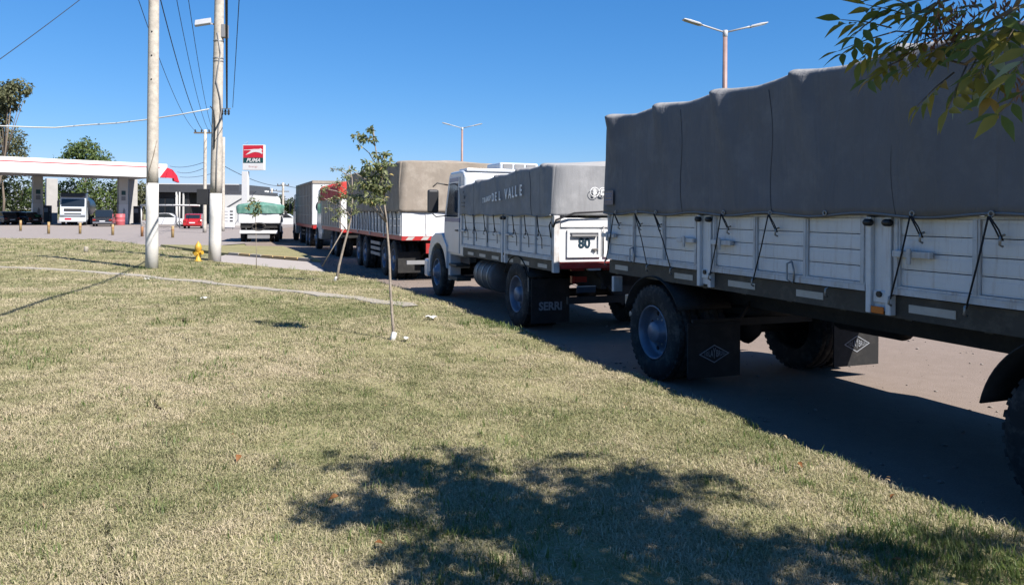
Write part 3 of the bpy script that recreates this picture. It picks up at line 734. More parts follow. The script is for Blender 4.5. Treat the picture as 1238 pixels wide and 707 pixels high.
# boxes, tanks and braces below the deck
ub = MB().lathe([(.001, 0), (.14, .02), (.15, .06), (.15, .72), (.14, .76), (.001, .78)], 16, 'y', (-.1, -2.3, .86)); ub.build('air_tank', M_dark, T1)
MB().box(.55, 1.18, -3.5, -2.1, .68, 1.04).build('tool_box', M_dark, T1, .01)
mudguard(T1, -1.26, -.60, 0, .51, .60, 150, 20, M_flap); mudguard(T1, .60, 1.26, 0, .51, .60, 150, 20, M_flap)
for sd in (-1, 1):
    mudguard(T1, *sorted((sd * 1.26, sd * .60)), -4.5, .51, .64, 12, 110, M_dark)
    fl = MB().box(*sorted((sd * 1.255, sd * .62)), -.70, -.685, .14, .70); fl.box(*sorted((sd * 1.255, sd * .62)), -.708, -.70, .655, .675)
    f = fl.build('mudflap', M_flap, T1)
    f.parent = T1; emblem(f, sd * .94, -.701, .38, .37)
    br = MB().beam((sd * .62, -.69, .72), (sd * 1.2, -.69, .72), .03, .03).beam((sd * .62, -.69, .72), (sd * .45, -.69, .95), .03, .03); br.build('flap_bracket', M_dark, T1)
    MB().box(*sorted((sd * 1.285, sd * 1.297)), -3.155, -3.045, 1.105, 1.155).build('marker_lamp', M_orange, T1, .004)
# front corner: tail lamp bracket and small plate seen against the light
MB().box(-1.22, -1.10, .92, .97, .86, 1.04).build('corner_plate', M_white2, T1, .004)
MB().box(-1.05, -.86, .88, .95, .70, .82).box(-1.02, -.90, .80, .9, .56, .62).build('coupling_box', M_steel, T1, .01)
# tarpaulin with ropes
bows1 = [.82, -.204, -1.245, -2.28, -3.31, -4.34, -5.37, -6.4, -7.4]
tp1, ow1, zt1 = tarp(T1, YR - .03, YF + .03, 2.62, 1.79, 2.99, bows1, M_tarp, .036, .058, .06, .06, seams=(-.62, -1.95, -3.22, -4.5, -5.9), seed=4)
MB().box(-1.3445, -1.340, .73, .94, 1.90, 2.07).build('sewn_patch', M_patch, T1)
for (w_, t_) in ((.16, 2.03), (.12, 2.0), (.15, 1.96)): MB().box(-1.3475, -1.3445, .835 - w_ / 2, .835 + w_ / 2, t_ - .006, t_ + .006).build('patch_print', M_cabblue, T1)
hooks1 = [(.70, .98, 0), (.22, .02, 1), (-.18, -.45, 1), (-1.35, -1.12, 0), (-2.0, -1.75, 0), (-2.62, -2.62, 2), (-3.42, -3.22, 0), (-3.98, -3.80, 0), (-4.7, -4.4, 0), (-5.6, -5.4, 0), (-6.4, -6.2, 0)]
for (yt, yb_, kd) in hooks1:
    x = -1.335
    MB().lathe([(.012, -.004), (.022, -.004), (.022, .004), (.012, .004)], 10, 'x', (x - ow1(yt, .02, 0) * .5 + .012, yt, 1.815), close=True).build('eyelet', M_steel, T1)
    if kd < 2:
        rope(T1, [(x - .012, yt, 1.80), (x + .02, yt + (yb_ - yt) * .5, 1.52), (-1.30, yb_, 1.22)])
        rope(T1, [(x - .012, yt, 1.80), (x + .01, yt - .03, 1.72), (-1.30, yt - .045, 1.655), (-1.30, yt - .06, 1.655), (x + .01, yt - .05, 1.72), (x - .008, yt - .005, 1.80)], .005)
        hook(T1, -1.275, yt - .05, 1.66)
    hook(T1, -1.275, yb_, 1.215)
for yy in (-.70, -1.28, -3.38, 0.93): # sliding bolts that lock the gates to the pillars
    MB().box(-1.31, -1.27, yy - .16, yy + .14, 1.515, 1.56).box(-1.325, -1.31, yy - .02, yy + .01, 1.47, 1.58).build('gate_bolt', M_white2, T1, .004)
for yy in (-2.22, .35): MB().tube([(-1.285, yy, 1.42), (-1.31, yy + .03, 1.40), (-1.31, yy + .03, 1.27), (-1.285, yy - .02, 1.24), (-1.29, yy - .03, 1.34), (-1.285, yy, 1.42)], .008, 6).build('latch_loop', M_steel, T1)

# ------------------------------------------------------------------ middle truck with bonnet (rear axle at y=0)
T2 = vehicle('cargo_truck', 'white truck with cab and mirror, lettered grey canvas and number 80 on its tail', 'truck', 0.0, 1.25, TH, 'cargo trucks and trailers queued along the road')
axle(T2, 0); axle(T2, 4.7, dual=False, style='shallow')
zb2, zt2 = 1.13, 1.76
for sd in (-1, 1):
    xo = sd * 1.27
    for (a, b) in ((.60, 2.86), (-1.46, .40)): gate(T2, sd, a + .005, b - .005, zb2, zt2 - .02, xo, 3, 4, M_white, M_white2)
    pillar(T2, sd, .40, .60, .98, zt2 - .01, xo + sd * .012, M_white)
    MB().box(*sorted((sd * 1.28, sd * 1.19)), -1.54, -1.462, .96, zt2).build('corner_post', M_white2, T2, .006)
rl = MB()
for sd in (-1, 1): rl.box(*sorted((sd * 1.23, sd * 1.17)), -1.46, 2.86, .97, 1.12)
for k in range(9): y = -1.3 + k * .5; rl.box(-1.17, 1.17, y - .04, y + .04, .98, 1.08)
rl.build('side_rail', M_rail, T2)
for k in range(6): MB().box(-1.236, -1.231, -1.2 + k * .68, -.86 + k * .68, 1.0, 1.055).build('reflective_strip', M_tape, T2)
MB().box(-1.19, 1.19, -1.45, 2.86, 1.085, 1.125).build('deck', M_dark, T2)
MB().box(-1.24, 1.24, 2.865, 2.91, zb2, zt2).build('front_board', M_white2, T2)
cb = MB()
for x in (-.42, .42): cb.box(x - .04, x + .04, -1.4, 5.6, .70, .96)
for y in (-1.35, -.6, .8, 2.2, 4.0): cb.box(-.42, .42, y - .05, y + .05, .74, .92)
cb.build('chassis_beam', M_dark, T2)
# tail: four framed panels with the speed number on the first
tl = MB().box(-1.19, 1.19, -1.50, -1.47, zb2 - .02, zt2 - .03); tl.build('tail_board', M_white, T2)
for i, x0 in enumerate((-1.07, -.49, .09, .67)):
    x1 = x0 + .53
    fr = MB().box(x0, x1, -1.53, -1.501, 1.17, 1.21).box(x0, x1, -1.53, -1.501, 1.52, 1.56).box(x0, x0 + .04, -1.53, -1.501, 1.21, 1.52).box(x1 - .04, x1, -1.53, -1.501, 1.21, 1.52)
    d = fr.build('tail_panel', M_white, T2, .003, 1)
    MB().box(x0 + .07, x1 - .06, -1.545, -1.50, 1.47, 1.50).build('hinge_bar', M_plastic, d)
    MB().box(x0 + .43, x0 + .455, -1.535, -1.50, 1.25, 1.30).box(x0 + .40, x0 + .48, -1.54, -1.50, 1.28, 1.295).build('latch', M_steel, d)
MB().box(-1.17, 1.17, -1.525, -1.501, 1.60, 1.72).build('tail_rail', M_white, T2, .004)
text('80', .19, M_navy, T2, face_rear(-.79, -1.503, 1.365), 'speed_number', offset=.008)
MB().tube([(-.50, -1.535, 1.22), (-.50, -1.54, 1.62)], .008, 6).build('lock_rod', M_steel, T2)
# bumper strip, lamps, plate
MB().box(-1.17, 1.17, -1.54, -1.47, 1.015, 1.10).build('tail_bar', M_red, T2, .005)
for k in range(8): MB().box(-1.0 + k * .26, -.80 + k * .26, -1.535, -1.475, .985, 1.012).build('reflective_strip', M_tape if k % 2 else M_redlens, T2)
MB().box(-1.0, 1.0, -1.42, -1.36, .50, .60).build('underrun_bar', M_dark, T2)
for x in (-.95, .75): MB().box(x, x + .05, -1.44, -1.38, .80, .90).box(x + .06, x + .24, -1.43, -1.38, .81, .89).build('tail_lamp', M_redlens, T2)
pl = MB().box(-.87, -.57, -1.44, -1.425, .66, .76).build('number_plate', M_navy, T2)
MB().box(-.87, -.57, -1.443, -1.4405, .745, .758).build('plate_band', M_tape, pl)
MB().prism([(-.55, .95), (.35, .95), (-.1, .45)], -1.40, -1.30, 'y').build('coupling_plate', M_dark, T2)
for sd in (-1, 1):
    f = MB().box(*sorted((sd * 1.25, sd * .62)), -.665, -.65, .13, .80).build('mudflap', M_flap, T2)
    text('SERRI', .17, M_mark, f, face_rear(sd * .935, -.667, .38), 'flap_lettering', offset=.006, sx=.95)
    mudguard(T2, *sorted((sd * 1.25, sd * .62)), 0, .51, .60, 30, 150, M_flap)
MB().beam((-1.1, .62, .98), (-1.1, .42, .35), .02, .02).build('brace', M_steel, T2); MB().beam((-1.22, -.45, .98), (-1.24, -.52, .6), .015, .015).build('brace', M_steel, T2)
for sd in (-1, 1):
    ft = MB().lathe([(.001, 0), (.26, .01), (.28, .03), (.28, .95), (.26, .97), (.001, .98)], 24, 'y', (sd * .92, 1.35 if sd < 0 else 1.0, .66)).build('fuel_tank', mat('grimy_tank', (.13, .13, .14), .2, 6, .5), T2)
    for yy in (1.5, 1.8, 2.1): MB().lathe([(.285, 0), (.29, .01), (.29, .05), (.285, .06)], 24, 'y', (sd * .92, yy, .66), close=True).build('tank_strap', M_steel, ft)
# cab
cab = MB().prism([(2.96, .92), (2.96, 2.52), (3.03, 2.60), (3.2, 2.63), (3.9, 2.62), (4.02, 2.55), (4.36, 1.72), (4.40, 1.1), (4.30, .92)], -1.19, 1.19)
cab.build('cab', M_cab, T2, .05, 3)
for sd in (-1, 1):
    def P(d, poly): x = sd * 1.19; x0, x1 = sorted((x, x + sd * d)); return MB().prism(poly, x0, x1)
    dr = P(.012, [(3.22, .98), (3.22, 2.50), (3.90, 2.50), (4.22, 1.72), (4.26, 1.2), (4.12, .98)]).build('door', M_cab, T2, .006, 1)
    P(.018, [(3.32, 1.70), (3.32, 2.38), (3.86, 2.38), (4.12, 1.76), (4.10, 1.70)]).build('door_window', M_glassblue, dr)
    P(.016, [(3.22, 1.60), (3.22, 1.68), (4.22, 1.68), (4.24, 1.60)]).build('blue_stripe', M_cabblue, dr)
    P(.016, [(3.3, 2.41), (3.3, 2.49), (3.89, 2.49), (3.91, 2.41)]).build('blue_stripe', M_cabblue, dr)
    P(.035, [(3.3, 1.42), (3.3, 1.45), (3.45, 1.45), (3.45, 1.42)]).build('door_handle', M_black, dr)
    x0, x1 = sorted((sd * 1.23, sd * .70))
    fd = MB(); n = 16; poly = [(4.7 + .66 * math.cos(R(a)), .51 + .62 * math.sin(R(a))) for a in np.linspace(170, -5, n)] + [(5.44, .45), (5.46, .92), (5.25, 1.24), (4.92, 1.34), (4.42, 1.36), (4.02, 1.1)]
    fd.prism(poly, x0, x1); fd.build('front_wing', M_cab, T2, .02, 2)
    MB().box(*sorted((sd * 1.2, sd * .9)), 3.35, 4.0, .42, .50).box(*sorted((sd * 1.2, sd * .9)), 3.4, 3.95, .70, .75).build('step', M_rail, T2, .01)
    MB().box(*sorted((sd * 1.18, sd * .95)), 3.9, 4.05, .4, .95).build('step_panel', M_cab, T2, .01)
    ar = MB().tube([(sd * 1.18, 4.10, 2.36), (sd * 1.40, 4.16, 2.40), (sd * 1.5, 4.12, 2.32)], .013, 6).tube([(sd * 1.2, 4.16, 1.72), (sd * 1.42, 4.16, 1.70), (sd * 1.5, 4.12, 1.76)], .013, 6)
    mi = MB().box(sd * 1.5 - .12, sd * 1.5 + .12, 4.07, 4.15, 1.78, 2.26).build('mirror', M_mirror, T2, .04, 3)
    ar.build('mirror_arm', M_black, mi)
    MB().tube([(sd * 1.17, 2.92, .95), (sd * 1.17, 2.92, 2.3)], .035, 10).build('exhaust_pipe', M_steel, T2) if sd < 0 else None
MB().prism([(4.36, .85), (4.36, 1.66), (5.0, 1.58), (5.35, 1.48), (5.46, 1.36), (5.46, .7), (4.36, .7)], -.72, .72).build('bonnet', M_cab, T2, .04, 3)
MB().prism([(4.045, 2.47), (4.345, 1.74), (4.375, 1.745), (4.075, 2.48)], -1.05, 1.05).build('windscreen', M_glass, T2)
MB().prism([(4.0, 2.60), (4.30, 2.46), (4.30, 2.49), (4.0, 2.63)], -1.1, 1.1).build('sun_visor', M_glassblue, T2)
MB().box(-1.24, 1.24, 5.48, 5.80, .34, .74).build('bumper', M_cab, T2, .05, 3)
MB().box(-.5, .5, 5.461, 5.475, .9, 1.34).build('grille', M_black, T2)
ac = MB().box(-.42, .42, 3.05, 3.85, 2.64, 2.80).build('roof_cooler', M_cab, T2, .04, 3)
for x in (-.25, 0, .25): MB().box(x - .10, x + .10, 3.035, 3.06, 2.68, 2.77).build('cooler_vent', M_plastic, ac)
MB().box(-1.13, 1.13, 2.985, 3.5, 2.60, 2.66).build('roof_rail', M_cab, T2, .02)
# cover
tf2 = lambda y: 2.36 + (2.52 - 2.36) * min(1, max(0, (2.6 - y) / 3.2)) - .08 * max(0, (y - 2.4) / .5)
bows2 = [2.7, 1.75, .8, -.2, -1.2]
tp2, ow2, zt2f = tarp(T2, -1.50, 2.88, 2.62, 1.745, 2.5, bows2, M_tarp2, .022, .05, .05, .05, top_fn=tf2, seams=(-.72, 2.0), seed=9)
def on_side(y, z, off=.034): return -1.31 - ow2(y, (z - 1.745) / .7, 0) - off
tw = 'TRANSP'
for i, chh in enumerate(tw): text(chh, .12, M_letter, T2, face_left(on_side(1.36 - .08 * i, 2.0), 1.36 - .08 * i, 2.0 + .008 * i), 'letter', offset=.003, sx=.75)
for i, chh in enumerate('DEL'): text(chh, .19 + .01 * i, M_letter, T2, face_left(on_side(.80 - .15 * i, 2.05), .80 - .15 * i, 2.045 + .01 * i), 'letter', offset=.004, sx=.8)
for i, chh in enumerate('VALLE'): text(chh, .235, M_letter, T2, face_left(on_side(.22 - .165 * i, 2.1), .22 - .165 * i, 2.085 + .012 * i), 'letter', offset=.004, sx=.8)
for k, (dz, wd_, h_) in enumerate(((.40, .10, .03), (.30, .20, .06), (.20, .20, .025), (.13, .19, .02))):
    MB().box(-1.345, -1.338, 2.55 - wd_ / 2, 2.55 + wd_ / 2, 1.78 + dz - h_ / 2, 1.78 + dz + h_ / 2).build('faded_mark', mat('faded_mark', (.27, .27, .28), .5, 25, .9), T2)
# circled letters on the rear curtain
rr = MB()
for cx, cz, rx in ((-.66, 2.10, .065), (-.53, 2.11, .055)): rr.tube([(cx + rx * math.cos(a) * 1.1, -1.562, cz + rx * math.sin(a)) for a in np.linspace(0, 6.283, 18)], .0045, 5)
rr.build('painted_ring', M_letter, T2)
for chh, cx in (('B', -.66), ('O', -.53), ('V', -.43)): text(chh, .105, M_letter, T2, face_rear(cx, -1.566, 2.10 + .02 * (chh == 'V')), 'letter', offset=.004, sx=.8)
MB().tube([(-1.29, -1.54, 1.60), (-1.27, -1.58, 1.70), (-1.0, -1.6, 1.80), (-.4, -1.61, 1.83), (.3, -1.61, 1.83), (1.2, -1.58, 1.76)], .014, 8).build('rope', M_rope, T2)
MB().tube([(-1.30, -1.48, 1.45), (-1.31, -1.44, 1.62), (-1.31, -1.5, 1.68), (-1.30, -1.54, 1.60)], .01, 6).build('rope', M_rope, T2)
for y in (2.45, 1.95, 1.35, .85, -.05, -.55, -1.05):
    rope(T2, [(-1.335, y, 1.76), (-1.315, y - .01, 1.56), (-1.29, y + .06, 1.46)], .008); rope(T2, [(-1.315, y - .01, 1.56), (-1.29, y - .08, 1.42), (-1.29, y - .09, 1.28)], .006); hook(T2, -1.275, y + .06, 1.45)
for y in (.72, .28, 2.7): MB().box(-1.305, -1.27, y - .1, y + .1, 1.43, 1.46).build('gate_bolt', M_white2, T2)

# ------------------------------------------------------------------ third unit: red-railed trailer with tan canvas
T3 = vehicle('cargo_trailer', 'trailer with tall tan canvas, stained white sides and red rails ahead of the cab', 'trailer', 8.1, 1.25, TH, 'cargo trucks and trailers queued along the road')
# rear end at y=0
for y in (1.0, 2.2, 5.2, 6.4): axle(T3, y)
for sd in (-1, 1):
    xo = sd * 1.27
    for (a, b) in ((.04, 2.1), (2.2, 4.25), (4.35, 6.4), (6.5, 8.6)): gate(T3, sd, a, b, 1.18, 1.79, xo, 4, 3, M_white2, M_white2)
    for y in (2.15, 4.3, 6.45): MB().box(*sorted((sd * 1.285, sd * 1.2)), y - .045, y + .045, 1.1, 1.79).build('pillar', M_white2, T3, .005)
    MB().box(*sorted((sd * 1.25, sd * 1.18)), .02, 8.6, 1.06, 1.17).build('side_rail', M_red, T3)
    f = MB().box(*sorted((sd * 1.25, sd * .65)), .36, .375, .2, .75).build('mudflap', M_flap, T3)
rr = MB().box(-1.24, 1.24, .0, .05, 1.17, 1.8).build('tail_board', M_white, T3)
for x in (-.6, 0, .6): MB().box(x - .02, x + .02, -.015, .0, 1.2, 1.78).build('tail_stile', M_white2, rr)
tb = MB().box(-1.25, 1.25, -.03, .04, 1.06, 1.165).build('tail_bar', M_red, T3)
for k in range(6): MB().prism([(-1.15 + k * .4, 1.07), (-.98 + k * .4, 1.07), (-.90 + k * .4, 1.155), (-1.07 + k * .4, 1.155)], -.034, -.031, 'y').build('reflective_strip', M_tape, tb)
MB().box(-.6, .6, -.02, .04, .72, .98).build('lamp_board', M_red, T3); MB().box(-1.1, 1.1, .0, .06, .44, .54).build('underrun_bar', M_plastic, T3)
c3 = MB()
for x in (-.45, .45): c3.box(x - .05, x + .05, .1, 8.5, .8, 1.05)
c3.box(-1.18, 1.18, .05, 8.58, 1.1, 1.165); c3.build('chassis_beam', M_dark, T3)
for z in (.5, .66, .82): MB().box(-1.22, -1.18, 2.95, 4.35, z, z + .09).build('side_guard', M_plastic, T3)
d3 = MB()
for x in (-.4, .4): d3.beam((x, 6.8, .6), (x * .1, 10.2, .7), .08, .1)
d3.build('drawbar', M_red, T3)
tarp(T3, -.02, 8.65, 2.62, 1.78, 3.12, [8.4, 7, 5.6, 4.2, 2.8, 1.4, .2], M_tarp3, .02, .03, .06, .05, seams=(1.2, 3.5, 5.8), seed=21)

M_pale = mat('pale_box_paint', (.52, .45, .39), .12, 3, .6, dirt=((.32, .25, .20), .7, 3))
for k in range(17): rope(T3, [(-1.34, .3 + k * .5, 1.80), (-1.32, .28 + k * .5, 1.6), (-1.30, .33 + k * .5 + .06 * (k % 2), 1.2)], .011)
# towing truck ahead of it, red cover rolled on top
T3b = vehicle('cargo_truck', 'cargo truck with a red cover rolled over its white body, hidden mostly behind the saplings', 'truck', 18.6, 1.25, TH, 'cargo trucks and trailers queued along the road')
axle(T3b, 1.2); axle(T3b, 2.4); axle(T3b, 7.6, dual=False, style='shallow')
for sd in (-1, 1):
    for (a, b) in ((.04, 2.6), (2.65, 5.6)): gate(T3b, sd, a, b, 1.15, 2.3, sd * 1.26, 4, 4, M_pale, M_pale)
    MB().box(*sorted((sd * 1.24, sd * 1.15)), .02, 5.6, 1.0, 1.14).build('side_rail', M_red, T3b)
MB().box(-1.22, 1.22, 0, .05, 1.1, 2.3).build('tail_board', M_white, T3b); MB().box(-1.22, 1.22, -.03, .04, .98, 1.09).build('tail_bar', M_red, T3b)
MB().box(-1.15, 1.15, .06, 5.6, .75, 1.1).build('chassis_beam', M_dark, T3b)
tarp(T3b, -.02, 5.7, 2.6, 2.28, 2.95, [.2, 1.6, 3.0, 4.4, 5.5], M_tarpred, .03, .05, .25, .1, seed=5)
MB().prism([(5.8, .8), (5.8, 2.7), (6.0, 2.85), (7.3, 2.8), (7.7, 1.9), (7.9, 1.2), (7.9, .5), (6.2, .5)], -1.2, 1.2).build('cab', M_cab, T3b, .05, 2)
MB().prism([(6.4, 1.7), (6.4, 2.5), (7.2, 2.5), (7.5, 1.8), (7.5, 1.7)], -1.215, -1.201).build('door_window', M_glassblue, T3b)

# ------------------------------------------------------------------ far tall-bodied truck
T4 = vehicle('cargo_truck', 'tall pale box-bodied truck at the far head of the row, dark ring on its rear', 'truck', 28.0, 1.25, TH, 'cargo trucks and trailers queued along the road')
axle(T4, 1.1); axle(T4, 2.4); axle(T4, 5.6); axle(T4, 9.6, dual=False, style='shallow')
M_pale = mat('pale_box_paint', (.56, .53, .50), .12, 3, .6, dirt=((.36, .30, .25), .6, 3))
MB().box(-1.22, 1.22, .06, 8.3, 1.1, 3.29).build('box_body', M_pale, T4)
for sd in (-1, 1):
    for k in range(12): y = .1 + k * .74; MB().box(*sorted((sd * 1.221, sd * 1.265)), y - .035, y + .035, 1.1, 3.27).build('side_stile', M_pale, T4)
    for z in (1.6, 2.1, 2.6): MB().box(*sorted((sd * 1.221, sd * 1.243)), .1, 8.2, z - .02, z + .02).build('side_rib', M_pale, T4)
    MB().box(*sorted((sd * 1.27, sd * 1.2)), .05, 8.3, 3.19, 3.3).build('top_rail', M_tarp3, T4, .01)
    MB().box(*sorted((sd * 1.25, sd * 1.1)), .05, 8.3, .95, 1.09).build('side_rail', M_red, T4)
    for z in (.5, .7): MB().box(*sorted((sd * 1.24, sd * 1.2)), 3.2, 4.8, z, z + .1).build('side_guard', M_dark, T4)
for x0, x1 in ((-1.23, -.42), (-.40, .40), (.42, 1.23)): MB().box(x0, x1, .0, .055, 1.12, 3.16).build('rear_door', M_white, T4, .008)
MB().tube([(-.85 + .17 * math.cos(a), -.02, 2.05 + .22 * math.sin(a)) for a in np.linspace(0, 6.283, 20)], .045, 8).build('hung_ring', M_rubber, T4)
MB().box(-1.25, 1.25, -.03, .05, 3.165, 3.32).build('rear_header', M_tarp3, T4)
MB().box(-1.2, 1.2, -.03, .05, .92, 1.09).build('tail_bar', M_red, T4); MB().box(-1.1, -.1, -.04, .02, .55, .63).build('underrun_bar', M_white, T4); MB().box(-1.0, .9, .5, 8, .7, .95).build('chassis_beam', M_dark, T4)
MB().prism([(8.5, .8), (8.5, 2.75), (8.7, 2.85), (9.9, 2.8), (10.3, 1.9), (10.45, 1.2), (10.45, .45), (8.6, .45)], -1.22, 1.22).build('cab', mat('pale_blue_cab', (.45, .56, .66), .05, 2, .35, coat=.3), T4, .06, 3)
MB().prism([(9.0, 1.75), (9.0, 2.5), (9.8, 2.5), (10.1, 1.85), (10.1, 1.75)], -1.235, -1.221).build('door_window', M_glassblue, T4)
MB().box(-1.5, -1.35, 9.9, 10.0, 1.75, 2.25).build('mirror', M_mirror, T4, .03)

# ------------------------------------------------------------------ small truck with green cover, parked at the corner
p = gpt(313, 293); 
T5 = thing('cargo_truck', 'small open truck with green canvas load cover parked at the corner, seen from behind', 'truck', (p.x, p.y, 0), R(14), 'cargo trucks and trailers queued along the road')
axle(T5, 1.2, .42, 2.1, .24); axle(T5, 5.0, .42, 2.1, .24, 'shallow', False)
for sd in (-1, 1): gate(T5, sd, .04, 3.9, 1.1, 1.65, sd * 1.13, 4, 2, M_white2, M_white2)
tb = MB().box(-1.1, 1.1, 0, .05, 1.08, 1.68).build('tail_board', M_white2, T5)
for k in range(3): MB().box(-1.08 + k * .74, -.38 + k * .74, -.012, .0, 1.12, 1.62).build('tail_panel', M_white, tb, .004)
MB().box(-1.0, 1.0, .1, 3.9, .8, 1.08).build('chassis_beam', M_dark, T5)
MB().box(-1.02, 1.02, -.06, .02, .5, .68).build('bumper', M_white, T5, .01); MB().box(-.6, .6, -.03, .02, .22, .42).build('lower_bar', M_plastic, T5)
MB().tube([(.36 * math.cos(a), -.03, .88 + .2 * math.sin(a)) for a in np.linspace(0, 6.283, 22)], .05, 8).build('spare_tyre', M_rubber, T5)
tarp(T5, -.04, 4.0, 2.34, 1.62, 2.18, [.3, 1.5, 2.8, 3.8], M_tarp4, .04, .1, .2, .12, seed=12)
MB().prism([(4.1, .6), (4.1, 2.15), (4.3, 2.25), (5.0, 2.2), (5.4, 1.5), (6.2, 1.35), (6.3, .5), (4.2, .45)], -1.0, 1.0).build('cab', M_cab, T5, .06, 3)
MB().prism([(4.35, 1.45), (4.35, 2.02), (4.95, 2.02), (5.2, 1.5)], -1.018, -1.001).build('door_window', M_glassblue, T5)
for sd in (-1, 1): MB().box(sd * 1.25 - .08, sd * 1.25 + .08, 5.0, 5.07, 1.4, 1.75).build('mirror', M_mirror, T5, .02)
# ------------------------------------------------------------------ poles, cables, street lamps
def pole(name, label, x, y, z0, h, r0, r1, white_h=None, lean=(0, 0), m=M_concpole, group='utility poles'):
    t = thing(name, label, 'pole', (x, y, z0), 0, group)
    def c(z): return (lean[0] * z, lean[1] * z, z)
    def rad(z): return r0 + (r1 - r0) * z / h
    zs = [white_h or 0] + list(np.linspace((white_h or 0) + .5, h, 7))
    MB().tube([c(z - (.03 if i == 0 else 0)) for i, z in enumerate(zs)], [rad(z) for z in zs], 20).build('shaft', m, t)
    if white_h:
        zz = np.linspace(-.1, white_h, 4); MB().tube([c(z) for z in zz], [rad(z) + .006 for z in zz], 20).build('whitewashed_foot', M_polewhite, t)
    return t
p1b = lawn_pt(184, 325)
P1 = pole('utility_pole', 'nearer weathered pole at left with whitewashed foot, standing alone on the grass', p1b.x, p1b.y, p1b.z - .02, 9.6, .175, .14, 2.55)
for dz in (5.6, 6.3, 7.0): MB().lathe([(.02, -.01), (.02, .01), (.001, .011)], 8, 'y', (.02, -.158 + .0037 * (dz - 5.6), dz)).build('bolt_hole', M_black, P1)
MB().tube([(-.08, -.15, 2.5), (-.02, -.17, 2.9), (.10, -.14, 3.4), (.14, -.06, 3.8)], .012, 6).build('loose_strap', M_bark, P1)
ca = MB().beam((-.9, 0, 9.0), (.9, 0, 9.0), .1, .1).build('crossarm', M_concpole, P1)
p2b = lawn_pt(260, 315)
P2 = pole('utility_pole', 'pole with floodlight, insulators and tall whitewashed foot beside the yellow hydrant', p2b.x, p2b.y, p2b.z - .02, 10.5, .205, .15, 2.35, (.010, 0))
fl = MB().box(-.27, .27, -.2, .2, -.05, .05).build('floodlight', M_lamphead, P2, .02)
fl.location = (-.42, -.12, 8.25); fl.rotation_euler = (R(38), R(-12), R(10))
MB().box(-.22, .22, -.16, .16, -.056, -.051).build('floodlight_glass', M_glassblue, fl)
MB().beam((-.42, -.1, 8.3), (-.05, 0, 8.2), .05, .05).build('floodlight_arm', M_lamphead, P2)
MB().box(.20, .38, -.12, .12, 7.75, 8.2).build('control_box', M_plastic, P2, .01)
for k in range(3):
    x = .26 + .11 * k
    MB().lathe([(.001, -.10), (.02, -.09), (.045, -.05), (.03, -.02), (.05, .02), (.03, .05), (.045, .08), (.001, .11)], 10, 'z', (x, -.1, 5.15)).build('insulator', M_wire, P2)
MB().beam((.1, -.1, 5.28), (.55, -.1, 5.28), .03, .03).build('insulator_bar', M_steel, P2)
MB().tube([(.10, -.17, 7.9), (.20, -.15, 7.2), (.12, -.18, 6.6), (.08, -.19, 6.2), (.22, -.16, 5.6), (.24, -.14, 5.2), (.16, -.17, 4.6), (.12, -.19, 3.6), (.1, -.195, 2.4)], .022, 6).build('conduit', M_plastic, P2)
MB().tube([(-.14, -.14, 5.35), (0, -.2, 5.2), (.05, -.2, 4.8), (.03, -.2, 3.9)], .02, 6).build('down_cable', M_wire, P2)
for k, z in enumerate((7.0, 7.6, 6.9)): MB().lathe([(.172 - .005 * k, 0), (.18, .01), (.18, .04), (.172, .05)], 20, 'z', (.01 * z, 0, z), close=True).build('pole_band', M_steel, P2)
MB().box(-.62, -.22, -.06, .06, 1.95, 2.5).build('meter_cabinet', M_shopdark, P2, .01)
def fpole(px, Y, top, r, label, arm=None, m=M_concpole):
    z = zat(px, top, Y); t = pole('utility_pole', label, at(px, Y), Y, 0, z, r * 1.2, r, None, (0, 0), m)
    if arm:
        for az in arm: MB().beam((-.9, 0, z - az), (.9, 0, z - az), .1, .12).build('crossarm', M_bark, t)
        for xx in (-.8, -.3, .3, .8): MB().lathe([(.05, 0), (.07, .1), (.04, .2), (.001, .22)], 8, 'z', (xx, 0, z - arm[0] + .06)).build('insulator', M_wire, t)
    return t
F1 = fpole(247.5, 61, 157, .12, 'slim far pole just left of the floodlight pole', (.25,))
fpole(269.5, 66, 166, .13, 'slim far pole just right of the floodlight pole', None)
fpole(342, 115, 221, .16, 'distant pole with crossarm left of the tall pale truck', (.4, 1.3))
fpole(328.5, 135, 228, .14, 'distant thin pole above the green truck cover', (.4,))
def cable(label, a, b, sag, r, m=M_wire, n=28, name='power_cable', group='overhead cables', mid=None):
    a, b = Vector(a), Vector(b); p = []
    for i in range(n + 1):
        u = i / n; q = a.lerp(b, u); q.z -= sag * 4 * u * (1 - u); p.append(q)
    o = MB().tube(p, r, 6).build(name, m, fix=False); return tag(o, label, 'cable', group)
p1t = Vector((p1b.x, p1b.y, p1b.z + 9.1)); f1 = Vector((at(247.5, 61), 61, zat(247.5, 160, 61)))
for k, (dx, nm) in enumerate(((-.85, 'leftmost of the four cables running from the near pole to the distance'), (-.1, 'second of the four cables between the two left poles, the thickest'), (.45, 'third of the four cables running down between the two left poles'), (.85, 'cable nearest the floodlight pole among the four running into the distance'))):
    cable(nm, p1t + Vector((dx, 0, 0)), f1 + Vector((dx * .8, 0, 0)), .9, .012 if k != 1 else .018)
b0 = Vector((p2b.x + .42, p2b.y - .1, p2b.z + 5.3))
cable('thick bundled cable climbing steeply beside the floodlight pole towards the viewer', b0, (1.2, -3.4, 7.2), .25, .03, n=40)
cable('thin cable running beside the thick bundle at the floodlight pole', b0 + Vector((.2, 0, 0)), (1.55, -3.4, 7.9), .2, .010, n=40)
pts_d = [(-60, 148, 24), (0, 152.5, 25), (40, 154, 25.6), (66, 154.5, 26), (100, 151.5, 26.3), (140, 149, 26.5), (175, 145, 26.6), (215, 139, 26.6), (252, 132, p2b.y - .05)]
